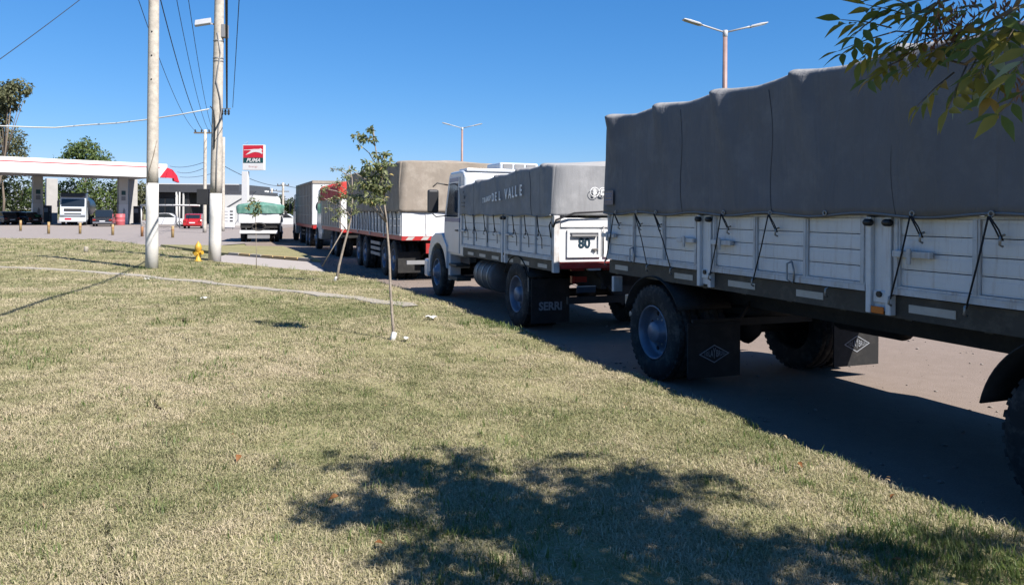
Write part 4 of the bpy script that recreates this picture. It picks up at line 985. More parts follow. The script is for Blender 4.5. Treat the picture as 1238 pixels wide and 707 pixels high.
o = MB().tube([(at(px, Y), Y, zat(px, py, Y)) for px, py, Y in pts_d], .022, 6).build('service_cable', M_wirelt, fix=False); tag(o, 'pale sagging cable strung low from the floodlight pole to the left', 'cable', 'overhead cables')
cable('dark wire slanting across the sky in the upper left corner', p1t + Vector((-.5, 0, .2)), (at(-150, 15), 15, zat(-150, 175, 15)), .12, .010)
for k, (a, b, nm) in enumerate((((205, 201, 88), (247, 196, 61), 'upper thin wire from the canopy corner to the far pole'), ((214, 208, 88), (247, 203, 61), 'middle thin wire from the red canopy corner to the far pole'), ((217, 214, 90), (268, 206, 66), 'lowest thin wire over the dark shop roof'))):
    cable(nm, (at(a[0], a[2]), a[2], zat(*a[:2], a[2])), (at(b[0], b[2]), b[2], zat(*b[:2], b[2])), .25, .02)
cable('wire sloping from the far pole towards the distance above the red sign', (at(269, 66), 66, zat(269, 200, 66)), (at(342, 115), 115, zat(342, 225, 115)), .5, .03)
cable('wire at the horizon between the two distant poles', (at(342, 115), 115, zat(342, 224, 115)), (at(440, 150), 150, zat(440, 226, 150)), .8, .035)

def lamp(px, Y, ytop, label, sc=1.0):
    z = zat(px, ytop, Y); t = thing('street_lamp', label, 'street lamp', (at(px, Y), Y, 0), R(8), 'double street lamps beyond the trucks')
    MB().tube([(0, 0, 0), (0, 0, z * .5), (0, 0, z)], [.13, .11, .085], 12).build('post', M_lamppost, t)
    MB().lathe([(.085, z - .2), (.1, z - .18), (.1, z + .06), (.001, z + .08)], 12).build('collar', M_lamphead, t)
    for sx in (-1, 1):
        MB().tube([(0, 0, z - .02), (sx * .9, 0, z + .22), (sx * 1.0, 0, z + .25)], .035, 8).build('arm', M_lamphead, t)
        h = MB().prism([(sx * .95, z + .20), (sx * 1.05, z + .29), (sx * 1.45, z + .40), (sx * 1.72, z + .44), (sx * 1.72, z + .40), (sx * 1.4, z + .30)], -.13, .13, 'y').build('lamp_head', M_lamphead, t, .015)
        MB().prism([(sx * 1.06, z + .215), (sx * 1.66, z + .372), (sx * 1.66, z + .365), (sx * 1.06, z + .208)], -.1, .1, 'y').build('lens', M_glassblue, h)
    return t
lamp(875, 30, 39, 'nearer double-armed pinkish street lamp rising above the nearest trailer')
lamp(558, 66, 155, 'farther small double-armed street lamp above the truck cab')

# ------------------------------------------------------------------ fuel station
cz0, cz1 = 5.45, 7.05
A = Vector((-62.5, 67)); B = Vector((-39.7, 88.6)); u = (B - A).normalized(); v = Vector((-u.y, u.x)); Lc = (B - A).length; ang = math.atan2(u.y, u.x)
ST = thing('station_canopy', 'large white flat fuel station canopy on columns with a red corner', 'canopy', (A.x, A.y, 0), ang)
MB().box(0, Lc, .02, 12, cz0 + .12, cz1 - .05).build('roof', M_soffit, ST)
MB().box(-.02, Lc - 1.5, -.08, .018, cz0, cz1).build('fascia', M_canopy, ST, .02)
MB().box(-.02, Lc - .9, -.10, -.082, cz1 - .48, cz1 - .40).build('red_line', M_cred, ST)
MB().prism([(Lc - 1.5, cz0), (Lc - .1, cz0), (Lc - .1, cz1), (Lc - 1.5, cz1)], -.08, .018, 'y').build('fascia', M_canopy, ST)
MB().prism([(Lc - .9, cz0 + .05), (Lc + .7, cz0 - .02), (Lc + .45, cz1 - .6), (Lc - .1, cz1 - .42)], -.16, -.104, 'y').build('red_corner', M_cred, ST)
MB().prism([(Lc + .72, cz0 - .3), (Lc + 1.3, cz0 - .5), (Lc + 1.05, cz0 + .3), (Lc + .55, cz1 - .65)], -.10, .5, 'y').build('red_fin', M_cred, ST)
inv = ST.matrix_basis.inverted() if False else Matrix.Translation((A.x, A.y, 0)) @ Matrix.Rotation(ang, 4, 'Z')
invm = inv.inverted()
def loc(x, y): q = invm @ Vector((x, y, 0)); return q.x, q.y
for (px, Y, w, white) in ((45, 89, .5, 1), (62, 96, .62, 0), (148, 91.5, .5, 1), (160, 97, .5, 0)):
    x, y = loc(at(px, Y), Y)
    c = MB().box(x - w, x + w, y - .35, y + .35, 0, cz0 + .12).build('column', M_colgrey if not white else M_wallwhite, ST, .02)
    if white:
        MB().box(x - w - .02, x + w + .02, y - .37, y + .37, .02, 2.4).build('column_cladding', M_signwhite, c, .01)
        MB().box(x - .22, x + .22, y - .40, y - .352, 3.5, 4.0).build('green_notice', M_teal, c); MB().box(x - .22, x + .22, y - .40, y - .352, 2.85, 3.35).build('grey_notice', M_plastic, c)
        MB().prism([(x - .1, .9), (x + .18, 1.0), (x + .2, 1.7), (x + .05, 2.0), (x - .05, 1.6)], y - .40, y - .371, 'y').build('dark_figure_print', M_tank, c)
def gthing(name, label, cat, px, Y, group=None, rz=0): return thing(name, label, cat, (at(px, Y), Y, 0), rz, group)
for px, Y, lb_ in ((57.5, 93, 'dark fuel pump between the left canopy columns'), (166, 93, 'dark fuel pump beside the right canopy column')):
    t = gthing('fuel_pump', lb_, 'fuel pump', px, Y, 'fuel pumps under the canopy')
    MB().box(-.35, .35, -.3, .3, .15, 2.2).build('cabinet', M_shopdark, t, .03); MB().box(-.5, .5, -.5, .5, 0, .15).build('plinth', M_colgrey, t)
    MB().box(-.25, .25, -.32, -.302, 1.4, 1.9).build('display', M_plastic, t); MB().tube([(.36, -.1, 1.5), (.5, -.1, 1.2), (.48, -.1, .6), (.38, -.1, .9)], .03, 6).build('hose', M_wire, t)
t = gthing('rubbish_bin', 'green wheeled bin standing in front of the left canopy column', 'bin', 43.5, 87)
MB().prism([(-.32, .08), (.32, .08), (.4, 1.05), (-.4, 1.05)], -.35, .35, 'y').build('tub', M_pumpgreen, t, .03); MB().box(-.43, .43, -.4, .4, 1.055, 1.13).build('lid', M_pumpgreen, t, .02)
for sx in (-.3, .3): MB().lathe([(.1, -.04), (.1, .04)], 12, 'x', (sx, .34, .1)).build('bin_wheel', M_rubber, t)
t = gthing('drum', 'pinkish red drum at the foot of the right canopy column', 'drum', 145.5, 88)
MB().lathe([(.48, 0), (.5, .03), (.5, .4), (.52, .43), (.5, .46), (.5, .85), (.52, .88), (.5, .91), (.5, 1.25), (.48, 1.28), (.44, 1.26), (.001, 1.26)], 20).build('shell', mat('pink_red_paint', (.62, .14, .16), .1, 3, .5), t); MB().lathe([(.05, 1.265), (.05, 1.31), (.001, 1.312)], 8, 'z', (.25, 0, 0)).build('bung', M_steel, t)

def car(name, label, x, y, rz, m, L=4.1, W=1.7, H=1.45, pickup=False):
    t = thing(name, label, 'car', (x, y, 0), rz, 'cars at the fuel station'); hl = L / 2
    body = [(-hl, .30), (-hl - .02, .62), (-hl + .05, .86), (-hl + .35, .92), (hl - 1.25, .93), (hl - .3, .80), (hl, .62), (hl, .32), (hl - .2, .22), (-hl + .2, .22)]
    MB().prism(body, -W / 2, W / 2).build('body', m, t, .07, 3)
    if pickup: roof = [(-.55, .90), (-.45, H + .2), (.55, H + .2), (1.1, .92)]
    else: roof = [(-hl + .25, .90), (-hl + .65, H - .06), (-.2, H), (.35, H - .03), (1.1, .90)]
    MB().prism(roof, -W / 2 + .12, W / 2 - .12).build('cabin', m, t, .06, 3)
    cx = sum(p[0] for p in roof) / len(roof); cz = sum(p[1] for p in roof) / len(roof)
    gl = [(cx + (a - cx) * .84, cz + .02 + (b - cz) * .76) for a, b in roof]
    for sd in (-1, 1): MB().prism(gl, *sorted((sd * (W / 2 - .125), sd * (W / 2 - .108)))).build('side_window', M_glass, t)
    a, b = roof[0], roof[1]
    MB().add([(-W / 2 + .2, a[0] + (b[0] - a[0]) * k - .012, a[1] + (b[1] - a[1]) * k) for k in (.15, .9)] + [(W / 2 - .2, a[0] + (b[0] - a[0]) * k - .012, a[1] + (b[1] - a[1]) * k) for k in (.9, .15)], [(0, 1, 2, 3)]).build('rear_window', M_glass, t)
    for sd in (-1, 1):
        for yy in (-hl + .75, hl - .75): wheel(t, sd * W / 2, yy, sd, .31, .19, 'shallow', False)
        MB().box(sd * (W / 2 - .18) - .13, sd * (W / 2 - .18) + .13, -hl - .03, -hl + .03, .62, .78).build('tail_lamp', M_redlens, t)
        MB().box(sd * (W / 2 - .2) - .15, sd * (W / 2 - .2) + .15, hl - .05, hl + .02, .60, .72).build('headlight', M_chrome, t)
    MB().box(-W / 2 + .05, W / 2 - .05, -hl - .08, -hl, .32, .5).build('rear_bumper', m if not pickup else M_chrome, t, .03); MB().box(-.26, .26, -hl - .09, -hl - .03, .52, .62).build('number_plate', M_signwhite, t)
    return t
car('pickup_truck', 'black pickup parked beside the tanker under the canopy, seen from behind', at(126, 82), 82, R(24), M_carblack, 5.0, 1.85, 1.55, True)
q = gpt(203, 274); car('parked_car', 'white hatchback partly hidden behind the nearer pole', q.x, q.y, R(-75), M_carwhite)
q = gpt(236, 280.5); car('parked_car', 'bright red car between the two left poles, seen from behind', at(236, 76), 76, R(15), M_carred)
q = gpt(27, 271.5); car('parked_car', 'dark car under the canopy beside the green bin', q.x, q.y, R(70), M_carblack)
q = gpt(3, 271.5); car('parked_car', 'dark car cut by the left picture edge', q.x, q.y, R(60), M_carblack)
q = gpt(372, 270); car('parked_car', 'distant white car left of the tall pale truck', at(346, 88), 88, R(-80), M_carwhite)
# advertising boards at the left
t = gthing('sandwich_board', 'cream panel board standing at the far left of the forecourt', 'board', 9, 86); MB().box(-.55, .55, -.04, .04, .4, 1.5).build('panel', M_polewhite, t, .01)
for sx in (-.45, .45): MB().tube([(sx, 0, 0), (sx, 0, .4)], .025, 6).build('leg', M_steel, t)
t = gthing('display_rack', 'brown topped display rack right of the cream board', 'rack', 20, 88); MB().box(-.5, .5, -.3, .3, 1.2, 1.6).build('top_box', M_wood, t, .01)
for sx in (-.42, .42): MB().box(sx - .04, sx + .04, -.2, .2, 0, 1.2).build('leg', M_wood, t)
# tanker lorry facing the viewer
q = Vector((at(88, 84), 84, 0))
TK = thing('tanker_lorry', 'white-cabbed tanker lorry under the canopy facing the viewer with dark windscreen', 'truck', (q.x, q.y, 0), R(203))
MB().prism([(0, .45), (0, 1.6), (-.12, 2.1), (-.35, 3.2), (-.6, 3.55), (-2.2, 3.6), (-2.3, .6)], -1.25, 1.25).build('cab', M_cab, TK, .08, 3)
MB().prism([(-.10, 2.08), (-.36, 3.05), (-.33, 3.06), (-.07, 2.09)], -1.12, 1.12).build('windscreen', M_glass, TK)
MB().prism([(-.30, 3.1), (-.05, 3.12), (-.08, 3.5), (-.5, 3.58)], -1.15, 1.15).build('sun_visor', M_shopdark, TK, .02)
MB().box(-.85, .85, -.02, .03, 1.55, 1.85).build('grille', M_shopdark, TK, .01)
for z in (.95, 1.2): MB().box(-.8, .8, -.02, .03, z, z + .12).build('intake', M_shopdark, TK)
MB().box(-1.28, 1.28, -.1, .12, .4, .9).build('bumper', M_cab, TK, .05, 2); MB().box(.12, .75, .1, .14, .62, .82).build('number_plate', M_cred, TK)
for sx in (-1, 1):
    MB().box(sx * 1.0 - .2, sx * 1.0 + .2, .0, .135, .95, 1.15).build('headlight', M_chrome, TK); MB().box(sx * 1.45 - .1, sx * 1.45 + .1, -.5, -.4, 2.0, 2.7).build('mirror', M_mirror, TK, .02)
axle(TK, -1.3, .52, 2.4, .3, 'shallow', False); axle(TK, -5.5, .52, 2.4); axle(TK, -9, .52, 2.4)
MB().lathe([(.001, -2.6), (1.1, -2.7), (1.22, -2.9), (1.22, -10.6), (1.1, -10.8), (.001, -10.9)], 28, 'y', (0, 0, 2.1)).build('tank', M_tank, TK)
MB().box(-.4, .4, -10.5, -2.8, 3.3, 3.42).build('walkway', M_steel, TK); MB().box(-.9, .9, -10.6, -2.4, .7, 1.0).build('chassis_beam', M_dark, TK)
# shop building
xs0, xs1 = at(178, 97), at(290, 97)
SH = thing('shop_building', 'low dark shop with long grey fascia behind the fuel canopy', 'building', (xs0, 97, 0), 0)
wS = xs1 - xs0
MB().box(0, wS, -.3, 12, 4.0, 5.1).build('fascia', M_shopgrey, SH, .02)
MB().box(.6, 5.2, .2, 11.5, 0, 4.0).build('wall', M_shopdark, SH)
MB().box(8.6, wS, .2, 11.5, 0, 4.0).build('wall', M_shopdark, SH)
for k in range(3): MB().box(.9 + k * 1.4, 2.1 + k * 1.4, .14, .2, .3, 3.2).build('window', M_glass, SH)
for x in (3.8, 4.6): MB().box(x - .07, x + .09, -.2, -.02, 0, 4.0).build('post', M_wallwhite, SH)
MB().box(0, wS, -.32, -.301, 5.0, 5.1).build('roof_edge', M_signwhite, SH)
xw0, xw1 = at(268, 90), at(306, 90)
WB = thing('white_building', 'plain white building with dark roof edge behind the red sign', 'building', (xw0, 90, 0), 0); ww = xw1 - xw0
MB().box(0, ww, 0, 9, 0, 3.75).build('wall', M_wallwhite, WB); MB().box(-.1, ww + .1, -.1, 9.1, 3.75, 4.05).build('roof', M_shopgrey, WB)
MB().prism([(.6, 2.2), (2.4, 3.3), (2.7, 3.3), (.9, 2.2)], -.03, .0, 'y').build('painted_stripe', M_shopgrey, WB)
MB().box(2.9, 3.6, -.03, .04, 1.2, 2.3).build('window', M_glass, WB)
xt = at(322, 100)
TKN = thing('storage_tank', 'white cylindrical storage tank right of the red sign pole', 'tank', (xt, 100, 0)); MB().lathe([(1.75, 0), (1.75, 3.2), (1.6, 3.5), (.9, 3.95), (.001, 4.1)], 28).build('shell', M_wallwhite, TKN); MB().lathe([(.3, 4.0), (.3, 4.35), (.001, 4.4)], 12).build('hatch', M_wallwhite, TKN)
t = gthing('price_board', 'white price board with dark lines of figures near the small truck', 'sign', 276.5, 72)
MB().box(-.55, .55, -.08, .08, .2, 2.0).build('panel', M_signwhite, t, .02)
for k, z in enumerate((1.7, 1.4, 1.1, .8)): text(('INFINIA', 'SUPER', 'DIESEL', 'GNC')[k] if False else '----', .22, M_shopdark, t, face_rear(-.2, -.085, z), 'price_line', offset=.004); MB().box(.15, .42, -.09, -.081, z - .06, z + .06).build('price_figures', M_shopdark, t)
for sx in (-.4, .4): MB().tube([(sx, 0, 0), (sx, 0, .25)], .04, 6).build('leg', M_steel, t)
# red and white totem sign
SG = gthing('totem_sign', 'tall red and white fuel brand sign with leaping cat on a white pole', 'sign', 296.5, 75, None, R(-6))
MB().box(-.30, .30, -.2, .2, 0, 5.6).build('pole', M_signwhite, SG, .02)
pz1, pz0 = zat(310, 175.5, 75), zat(310, 206, 75); pw = 2.15; x0 = -.22
MB().box(x0, x0 + pw, -.22, .22, pz0, pz1).build('cabinet', M_signwhite, SG, .02)
ph_ = pz1 - pz0; fx0, fx1 = x0 + .08, x0 + pw - .06
rz0 = pz0 + ph_ * .49
MB().box(fx0, fx1, -.235, -.222, rz0, pz1 - .06).build('red_field', M_cred, SG)
MB().box(fx0, fx1, -.235, -.222, pz0 + ph_ * .285, rz0 - .003).build('teal_band', M_teal, SG)
cat = [(.02, .64), (.35, .66), (.55, .70), (.80, .70), (.86, .76), (.93, .70), (.97, .60), (.90, .54), (.97, .40), (.95, .30), (.80, .42), (.62, .46), (.50, .44), (.30, .32), (.12, .22), (.22, .36), (.34, .50), (.40, .57), (.30, .61), (.02, .60)]
rh = pz1 - .06 - rz0
MB().prism([(fx0 + a * (fx1 - fx0), rz0 + b * rh) for a, b in cat], -.245, -.236, 'y').build('leaping_cat', M_signwhite, SG)
text('PUMA', .50, M_signwhite, SG, face_rear((fx0 + fx1) / 2, -.240, pz0 + ph_ * .385), 'brand_letters', offset=.012, shear=.35, sx=1.05)
text('Energy', .26, mat('pale_red_print', (.68, .40, .38), .1, 5, .5), SG, face_rear((fx0 + fx1) / 2, -.225, pz0 + ph_ * .14), 'small_letters', sx=1.3)
for k in range(3): MB().tube([(-.1 + k * .14, 0, pz1), (-.1 + k * .14, 0, pz1 + .22 + .1 * k)], .012, 5).build('bird_spike', M_steel, SG)
# low pipe barrier in front of the shop
t = thing('pipe_barrier', 'white horizontal pipe barrier on posts in front of the dark shop', 'barrier', (0, 0, 0))
zb_ = zat(215, 248.5, 80); MB().tube([(at(170, 80), 80, zb_), (at(241, 76), 76, zb_)], .09, 8).build('rail', M_wallwhite, t)
for px, Y in ((171, 80), (213, 78), (217, 78)): MB().tube([(at(px, Y), Y, 0), (at(px, Y), Y, zb_ if px < 200 else 3.6)], .07, 8).build('post', M_wallwhite, t)
# yellow bollards
for k, (px, py, h, lb_) in enumerate(((25, 279, .85, 'leftmost faded yellow bollard at the forecourt edge'), (59, 282.5, .85, 'second bollard from the left, in front of the green bin'), (97, 282.5, .8, 'third bollard from the left, below the tanker cab'), (136.5, 284, .75, 'fourth bollard from the left, below the black pickup'), (172, 285.6, .65, 'short brownish bollard just left of the nearer pole'), (209, 287, .75, 'rightmost faded yellow bollard, right of the nearer pole'))):
    q = gpt(px, py, .02); t = thing('bollard', lb_, 'bollard', (q.x, q.y, .0), 0, 'yellow bollards along the forecourt')
    MB().lathe([(.09, -.05), (.09, h - .03), (.08, h), (.001, h + .01)], 14).build('post', M_yellow2 if k != 4 else M_wood, t); MB().lathe([(.092, h * .62), (.095, h * .63), (.095, h * .72), (.092, h * .73)], 14, close=True).build('band', M_wood, t)
# hydrant
q = lawn_pt(240, 316)
HY = thing('fire_hydrant', 'stubby yellow hydrant with side outlets beside the floodlight pole', 'hydrant', (q.x, q.y, q.z - .01)); HY.scale = (.85, .85, .92)
MB().lathe([(.15, 0), (.15, .05), (.10, .06), (.095, .38), (.12, .40), (.12, .44), (.135, .46), (.13, .56), (.09, .66), (.03, .71), (.03, .75), (.001, .755)], 18).build('barrel', M_yellow, HY)
for a, hh in ((R(-20), .34), (R(160), .34), (R(-95), .30)):
    MB().tube([(0, 0, hh), (.19 * math.cos(a), .19 * math.sin(a), hh)], .06, 10).tube([(.18 * math.cos(a), .18 * math.sin(a), hh), (.22 * math.cos(a), .22 * math.sin(a), hh)], .075, 10).build('outlet', M_yellow, HY)
# small concrete peg on the far lawn
q = lawn_pt(104.5, 305); t = MB().lathe([(.09, -.05), (.08, .20), (.06, .23), (.001, .235)], 8).build('marker_peg', M_kerb, loc=(q.x, q.y, q.z)); tag(t, 'tiny pale concrete peg in the far grass left of the nearer pole', 'peg')
# ------------------------------------------------------------------ vegetation
def blob_leaves(blobs, n, ln, seed, droop=.3, shell=.55):
    """blobs: (x,y,z,r) -> leaf arrays, denser towards the shell of each blob"""
    r = np.random.default_rng(seed); bl = np.array(blobs); wgt = bl[:, 3] ** 2; wgt /= wgt.sum()
    k = r.choice(len(bl), n, p=wgt); d = r.normal(size=(n, 3)); d /= np.linalg.norm(d, axis=1, keepdims=True)
    rad = bl[k, 3] * (shell + (1 - shell) * r.random(n)) * (1 + .28 * np.sin(5 * d[:, 0] + 7 * d[:, 2] + k)) * np.where(r.random(n) < .12, 1.25, 1)
    pos = bl[k, :3] + d * rad[:, None] * np.array([1, 1, .85])
    dirs = d * .6 + r.normal(size=(n, 3)) * .6; dirs[:, 2] -= droop
    nrm = r.normal(size=(n, 3)) * .6 + d * .5 + np.array([0, 0, .6])
    L = ln * r.uniform(.6, 1.3, n); return leaf_mesh(pos, dirs, nrm, L, L * r.uniform(.4, .6, n))
def bg_tree(name, label, px, Y, blobs_px, n, ln, m, seed, base=271, trunk_r=.22, droop=.3, group='trees behind the fuel station'):
    bl = [(at(a, Y) + 0, Y + random.uniform(-1, 1) * r_ / FPX * Y * .6, zat(a, b, Y), r_ / FPX * Y) for a, b, r_ in blobs_px]
    x0 = at(px, Y); t = thing(name, label, 'tree', (0, 0, 0), 0, group)
    V, F = blob_leaves(bl, n, ln, seed, droop); obj('crown', np_mesh('crown', V, F, m), t)
    b = MB(); top = max(bl, key=lambda q: q[2]); mid = (x0 + (top[0] - x0) * .4, Y, max(1.5, top[2] * .45))
    b.tube([(x0, Y, -.1), (x0 + .1, Y, mid[2] * .5), mid, (top[0], top[1], top[2])], [trunk_r, trunk_r * .8, trunk_r * .65, trunk_r * .15], 8)
    for q in bl: b.tube([mid, ((mid[0] + q[0]) / 2, (mid[1] + q[1]) / 2, (mid[2] + q[2]) / 2 + .2), q[:3]], [trunk_r * .4, trunk_r * .25, trunk_r * .08], 6)
    b.build('trunk', M_bark, t, fix=False); return t
bg_tree('eucalyptus_tree', 'tall loose grey-green tree crown at the upper left edge', -4, 112, [(14, 116, 13), (26, 106, 9), (4, 125, 12), (-6, 132, 13), (31, 110, 5), (18, 103, 7), (8, 108, 8), (-4, 112, 10), (2, 142, 7), (-10, 155, 10)], 2600, .55, L_euc, 31, droop=.8)
bg_tree('broadleaf_tree', 'olive tree crown at the left edge above the canopy', 4, 122, [(8, 172, 15), (19, 166, 11), (0, 160, 13), (24, 182, 11), (12, 186, 14), (-8, 175, 16), (28, 205, 10), (6, 205, 16)], 2400, .5, L_euc, 32)
bg_tree('willow_tree', 'rounded mid-green tree crown rising above the middle of the canopy', 103, 128, [(100, 184, 17), (86, 190, 13), (118, 190, 13), (104, 176, 11), (94, 180, 11), (126, 196, 9), (76, 197, 10), (100, 200, 18), (130, 204, 12)], 3200, .5, L_green, 33, droop=.7)
for k, (px, sz, Y, mm, lb_) in enumerate(((-8, 20, 124, L_dk, 'dark tree under the canopy at the far left'), (24, 21, 130, L_dk, 'dark shrubby tree behind the green bin'), (52, 19, 126, L_green, 'green tree between the left canopy columns'), (82, 21, 132, L_green, 'green tree behind the tanker cab'), (112, 20, 128, L_green, 'green tree above the black pickup'), (138, 18, 131, L_green, 'green tree left of the right canopy column'), (172, 16, 135, L_euc, 'green tree right of the right canopy column'), (236, 13, 128, L_sap, 'yellow-green tree seen through the gap of the shop'), (258, 10, 132, L_dk, 'small tree behind the floodlight pole'))):
    c0 = 240 if px < 200 else 248
    bg_tree('broadleaf_tree', lb_, px, Y, [(px, c0 - 8, sz * .75), (px - sz * .6, c0 + 2, sz * .6), (px + sz * .6, c0, sz * .6), (px + sz * .2, c0 - sz * .7, sz * .55), (px - sz * .3, c0 - sz * .6, sz * .5), (px, c0 + 10, sz * .7)], 1500, .5, mm, 40 + k)
for k, (px, top, sz, lb_) in enumerate(((322, 238, 8, 'small dark tree right of the storage tank'), (337, 236, 9, 'dark tree beside the distant crossarm pole'), (352, 240, 8, 'dark tree just left of the tall pale truck'))):
    bg_tree('far_tree', lb_, px, 150, [(px, top + sz * .7, sz * .7), (px - sz * .5, top + sz * 1.4, sz * .7), (px + sz * .5, top + sz * 1.5, sz * .7), (px, top + sz * 2, sz * .7)], 900, .5, L_dk, 60 + k, group='trees along the horizon')
# distant woods that read as one mass
r_ = np.random.default_rng(77); bl = []
for i in range(170):
    a = -.95 + 2.3 * i / 169; Y = 330 + 40 * r_.random(); bl.append((a * Y, Y, 1.5 + 1.6 * r_.random(), 3.2 + 2.6 * r_.random()))
V, F = blob_leaves(bl, 15000, 1.8, 78); tag(obj('distant_woods', np_mesh('distant_woods', V, F, L_dk)), 'low dark line of far-off woods along the horizon', 'woods', kind='stuff')

# ---- saplings
def sapling(label, base, trunk_px, blobs_px, nl, ln, seed, rtr=.018, white=True, stake=None):
    Y = base.y; t = thing('sapling', label, 'sapling', (0, 0, 0), 0, 'young street saplings on the lawn')
    tp = [Vector((at(px, Y), Y + .02 * i, zat(px, py, Y))) for i, (px, py) in enumerate(trunk_px)]; tp[0] = Vector((base.x, base.y, base.z - .05))
    n = len(tp); MB().tube(tp, [rtr * (1 - .75 * i / (n - 1)) for i in range(n)], 8).build('trunk', M_barkpale, t)
    rr = np.random.default_rng(seed); bl = []
    tw = MB()
    for (px, py, rp) in blobs_px:
        y = Y + rr.uniform(-.25, .25) * rp / 14; c = Vector((at(px, y), y, zat(px, py, y))); bl.append((c.x, c.y, c.z, rp / FPX * Y))
        low = [q for q in tp if q.z < c.z - .05] or tp[-2:]; s0 = low[-1]
        tw.tube([s0, s0.lerp(c, .55) + Vector((0, 0, .04)), c, c + (c - s0) * .15], [rtr * .4, rtr * .3, rtr * .18, rtr * .08], 5)
    tw.build('twigs', M_barkpale, t, fix=False)
    V, F = blob_leaves(bl, nl, ln, seed, .4, .2); obj('crown', np_mesh('crown', V, F, L_sap), t)
    if white: MB().tube([(base.x - .02, base.y - .02, base.z - .02), (base.x, base.y, base.z + .08), tp[0].lerp(tp[1], .35)], [min(.04, rtr * 1.9), min(.038, rtr * 1.7), rtr * 1.25 if rtr < .03 else .042], 8).build('paper_wrap', M_polewhite, t)
    if stake: MB().tube([Vector((at(stake[0][0], Y), Y - .1, zat(*stake[0], Y))), Vector((at(stake[1][0], Y), Y, zat(*stake[1], Y)))], .012, 6).build('stake', M_barkpale, t)
    return t
b2 = lawn_pt(478, 411)
sapling('tall thin sapling in front of the tan canvas, pale wrap at its foot', b2, [(478, 411), (475, 385), (472, 350), (470, 310), (466, 270), (462, 240), (456, 205), (450, 175), (447, 152)],
        [(447, 156, 4), (450, 168, 5), (431, 164, 5), (438, 168, 5), (435, 176, 3), (455, 187, 5), (466, 186, 5), (446, 200, 7), (460, 202, 8), (470, 196, 4), (440, 208, 6), (425, 207, 4), (452, 216, 9), (464, 215, 7), (444, 226, 8), (458, 230, 9), (468, 226, 5), (436, 222, 6), (452, 242, 7), (462, 242, 5), (440, 240, 7), (430, 238, 4)], 1150, .050, 81, .017)
b1 = lawn_pt(407, 340)
sapling('leaning sapling with a slanting stake in front of the red covered truck', b1, [(407, 340), (410, 322), (415, 300), (420, 280), (424, 262), (425, 240), (424, 215), (420, 200)],
        [(412, 204, 4), (402, 204, 3.5), (418, 214, 6), (408, 222, 6), (392, 228, 6), (388, 238, 4), (426, 226, 6), (416, 236, 8), (404, 242, 7), (396, 252, 5), (424, 246, 7), (412, 256, 7), (430, 256, 5), (404, 264, 5), (420, 266, 4)], 850, .062, 82, .034, True, ((391, 322), (417, 275)))
b3 = lawn_pt(310.5, 325)
sapling('tiny thin sapling in front of the small green covered truck', b3, [(310.5, 325), (310, 300), (309, 275), (308, 255), (306, 243)], [(304, 243, 4), (310, 248, 4), (300, 250, 3), (308, 258, 4), (314, 254, 3)], 160, .10, 83, .012, False)

# ---- foreground ash tree: trunk stands right of the viewer, its crown hangs into the upper right corner
def leaflet(L, W, bend, curl, m, name):
    n = 5; V = []; F = []
    prof = [0.0, .62, 1.0, .82, .40, 0.0]
    for i in range(n + 1):
        u = i / n; y = L * u; z = -bend * L * u * u; w = W / 2 * prof[i]
        V += [(-w, y, z + curl * w), (0, y, z), (w, y, z + curl * w)]
    for i in range(n): o = i * 3; F += [(o, o + 1, o + 4, o + 3), (o + 1, o + 2, o + 5, o + 4)]
    me = bpy.data.meshes.new(name); me.from_pydata(V, [], F); me.materials.append(m); me.polygons.foreach_set('use_smooth', [True] * len(F)); return me
L_a = leafmat('ash_green_leaf', (.10, .145, .035), (.18, .23, .055)); L_b = leafmat('ash_olive_leaf', (.23, .23, .045), (.34, .29, .06)); L_c = leafmat('ash_yellow_leaf', (.36, .22, .04), (.42, .28, .07)); L_d = leafmat('ash_pale_leaf', (.28, .34, .19), (.36, .42, .26))
leafm = [leaflet(.078, .025, .18, .35, L_a, 'leaf'), leaflet(.074, .026, .3, .2, L_a, 'leaf'), leaflet(.08, .026, .1, .45, L_b, 'leaf'), leaflet(.074, .028, .35, .3, L_b, 'leaf'), leaflet(.07, .026, .4, .3, L_c, 'leaf'), leaflet(.075, .027, .2, .3, L_d, 'leaf')]
ASH = thing('ash_tree', 'overhanging ash branch with green and browning leaves in the upper right corner', 'tree', (0, 0, 0))
def P3(px, py, Y): return Vector((at(px, Y), Y, zat(px, py, Y)))
def pinnate(a, b, n, w, rnd, sc=1.0, sink=None):
    """leaf of paired leaflets from a to b; objects when sink is None, else appended as triangles"""
    d = (b - a); L = d.length; d.normalize(); side = d.cross(Vector((0, 0, 1)))
    if side.length < .2: side = d.cross(Vector((0, 1, 0)))
    side.normalize(); up = side.cross(d)
    tilt = rnd.uniform(-.7, .7); side, up = side * math.cos(tilt) + up * math.sin(tilt), up * math.cos(tilt) - side * math.sin(tilt)
    items = [(b, d, 0)]
    for i in range(n):
        u = .3 + .62 * i / max(1, n - 1); p = a + d * L * u - Vector((0, 0, .25 * L * u * u * .3))
        for sg in (-1, 1): items.append((p, (d * rnd.uniform(.55, .85) + side * sg + up * rnd.uniform(-.35, .2) - Vector((0, 0, .2))).normalized(), sg))
    for p, dr, sg in items:
        s = sc * rnd.uniform(.8, 1.15) * (1.1 if sg == 0 else 1); x = dr.cross(up + Vector((rnd.uniform(-.5, .5), rnd.uniform(-.5, .5), rnd.uniform(-.2, .2)))).normalized(); z = x.cross(dr)
        M = Matrix(((x.x, dr.x, z.x, p.x), (x.y, dr.y, z.y, p.y), (x.z, dr.z, z.z, p.z), (0, 0, 0, 1))) @ Matrix.Scale(s, 4)
        if sink is None:
            o = bpy.data.objects.new('leaf', leafm[w(rnd)]); C.objects.link(o); o.parent = ASH; o.matrix_basis = M
        else: sink.append((p, dr, z, s))
rnd = random.Random(5)
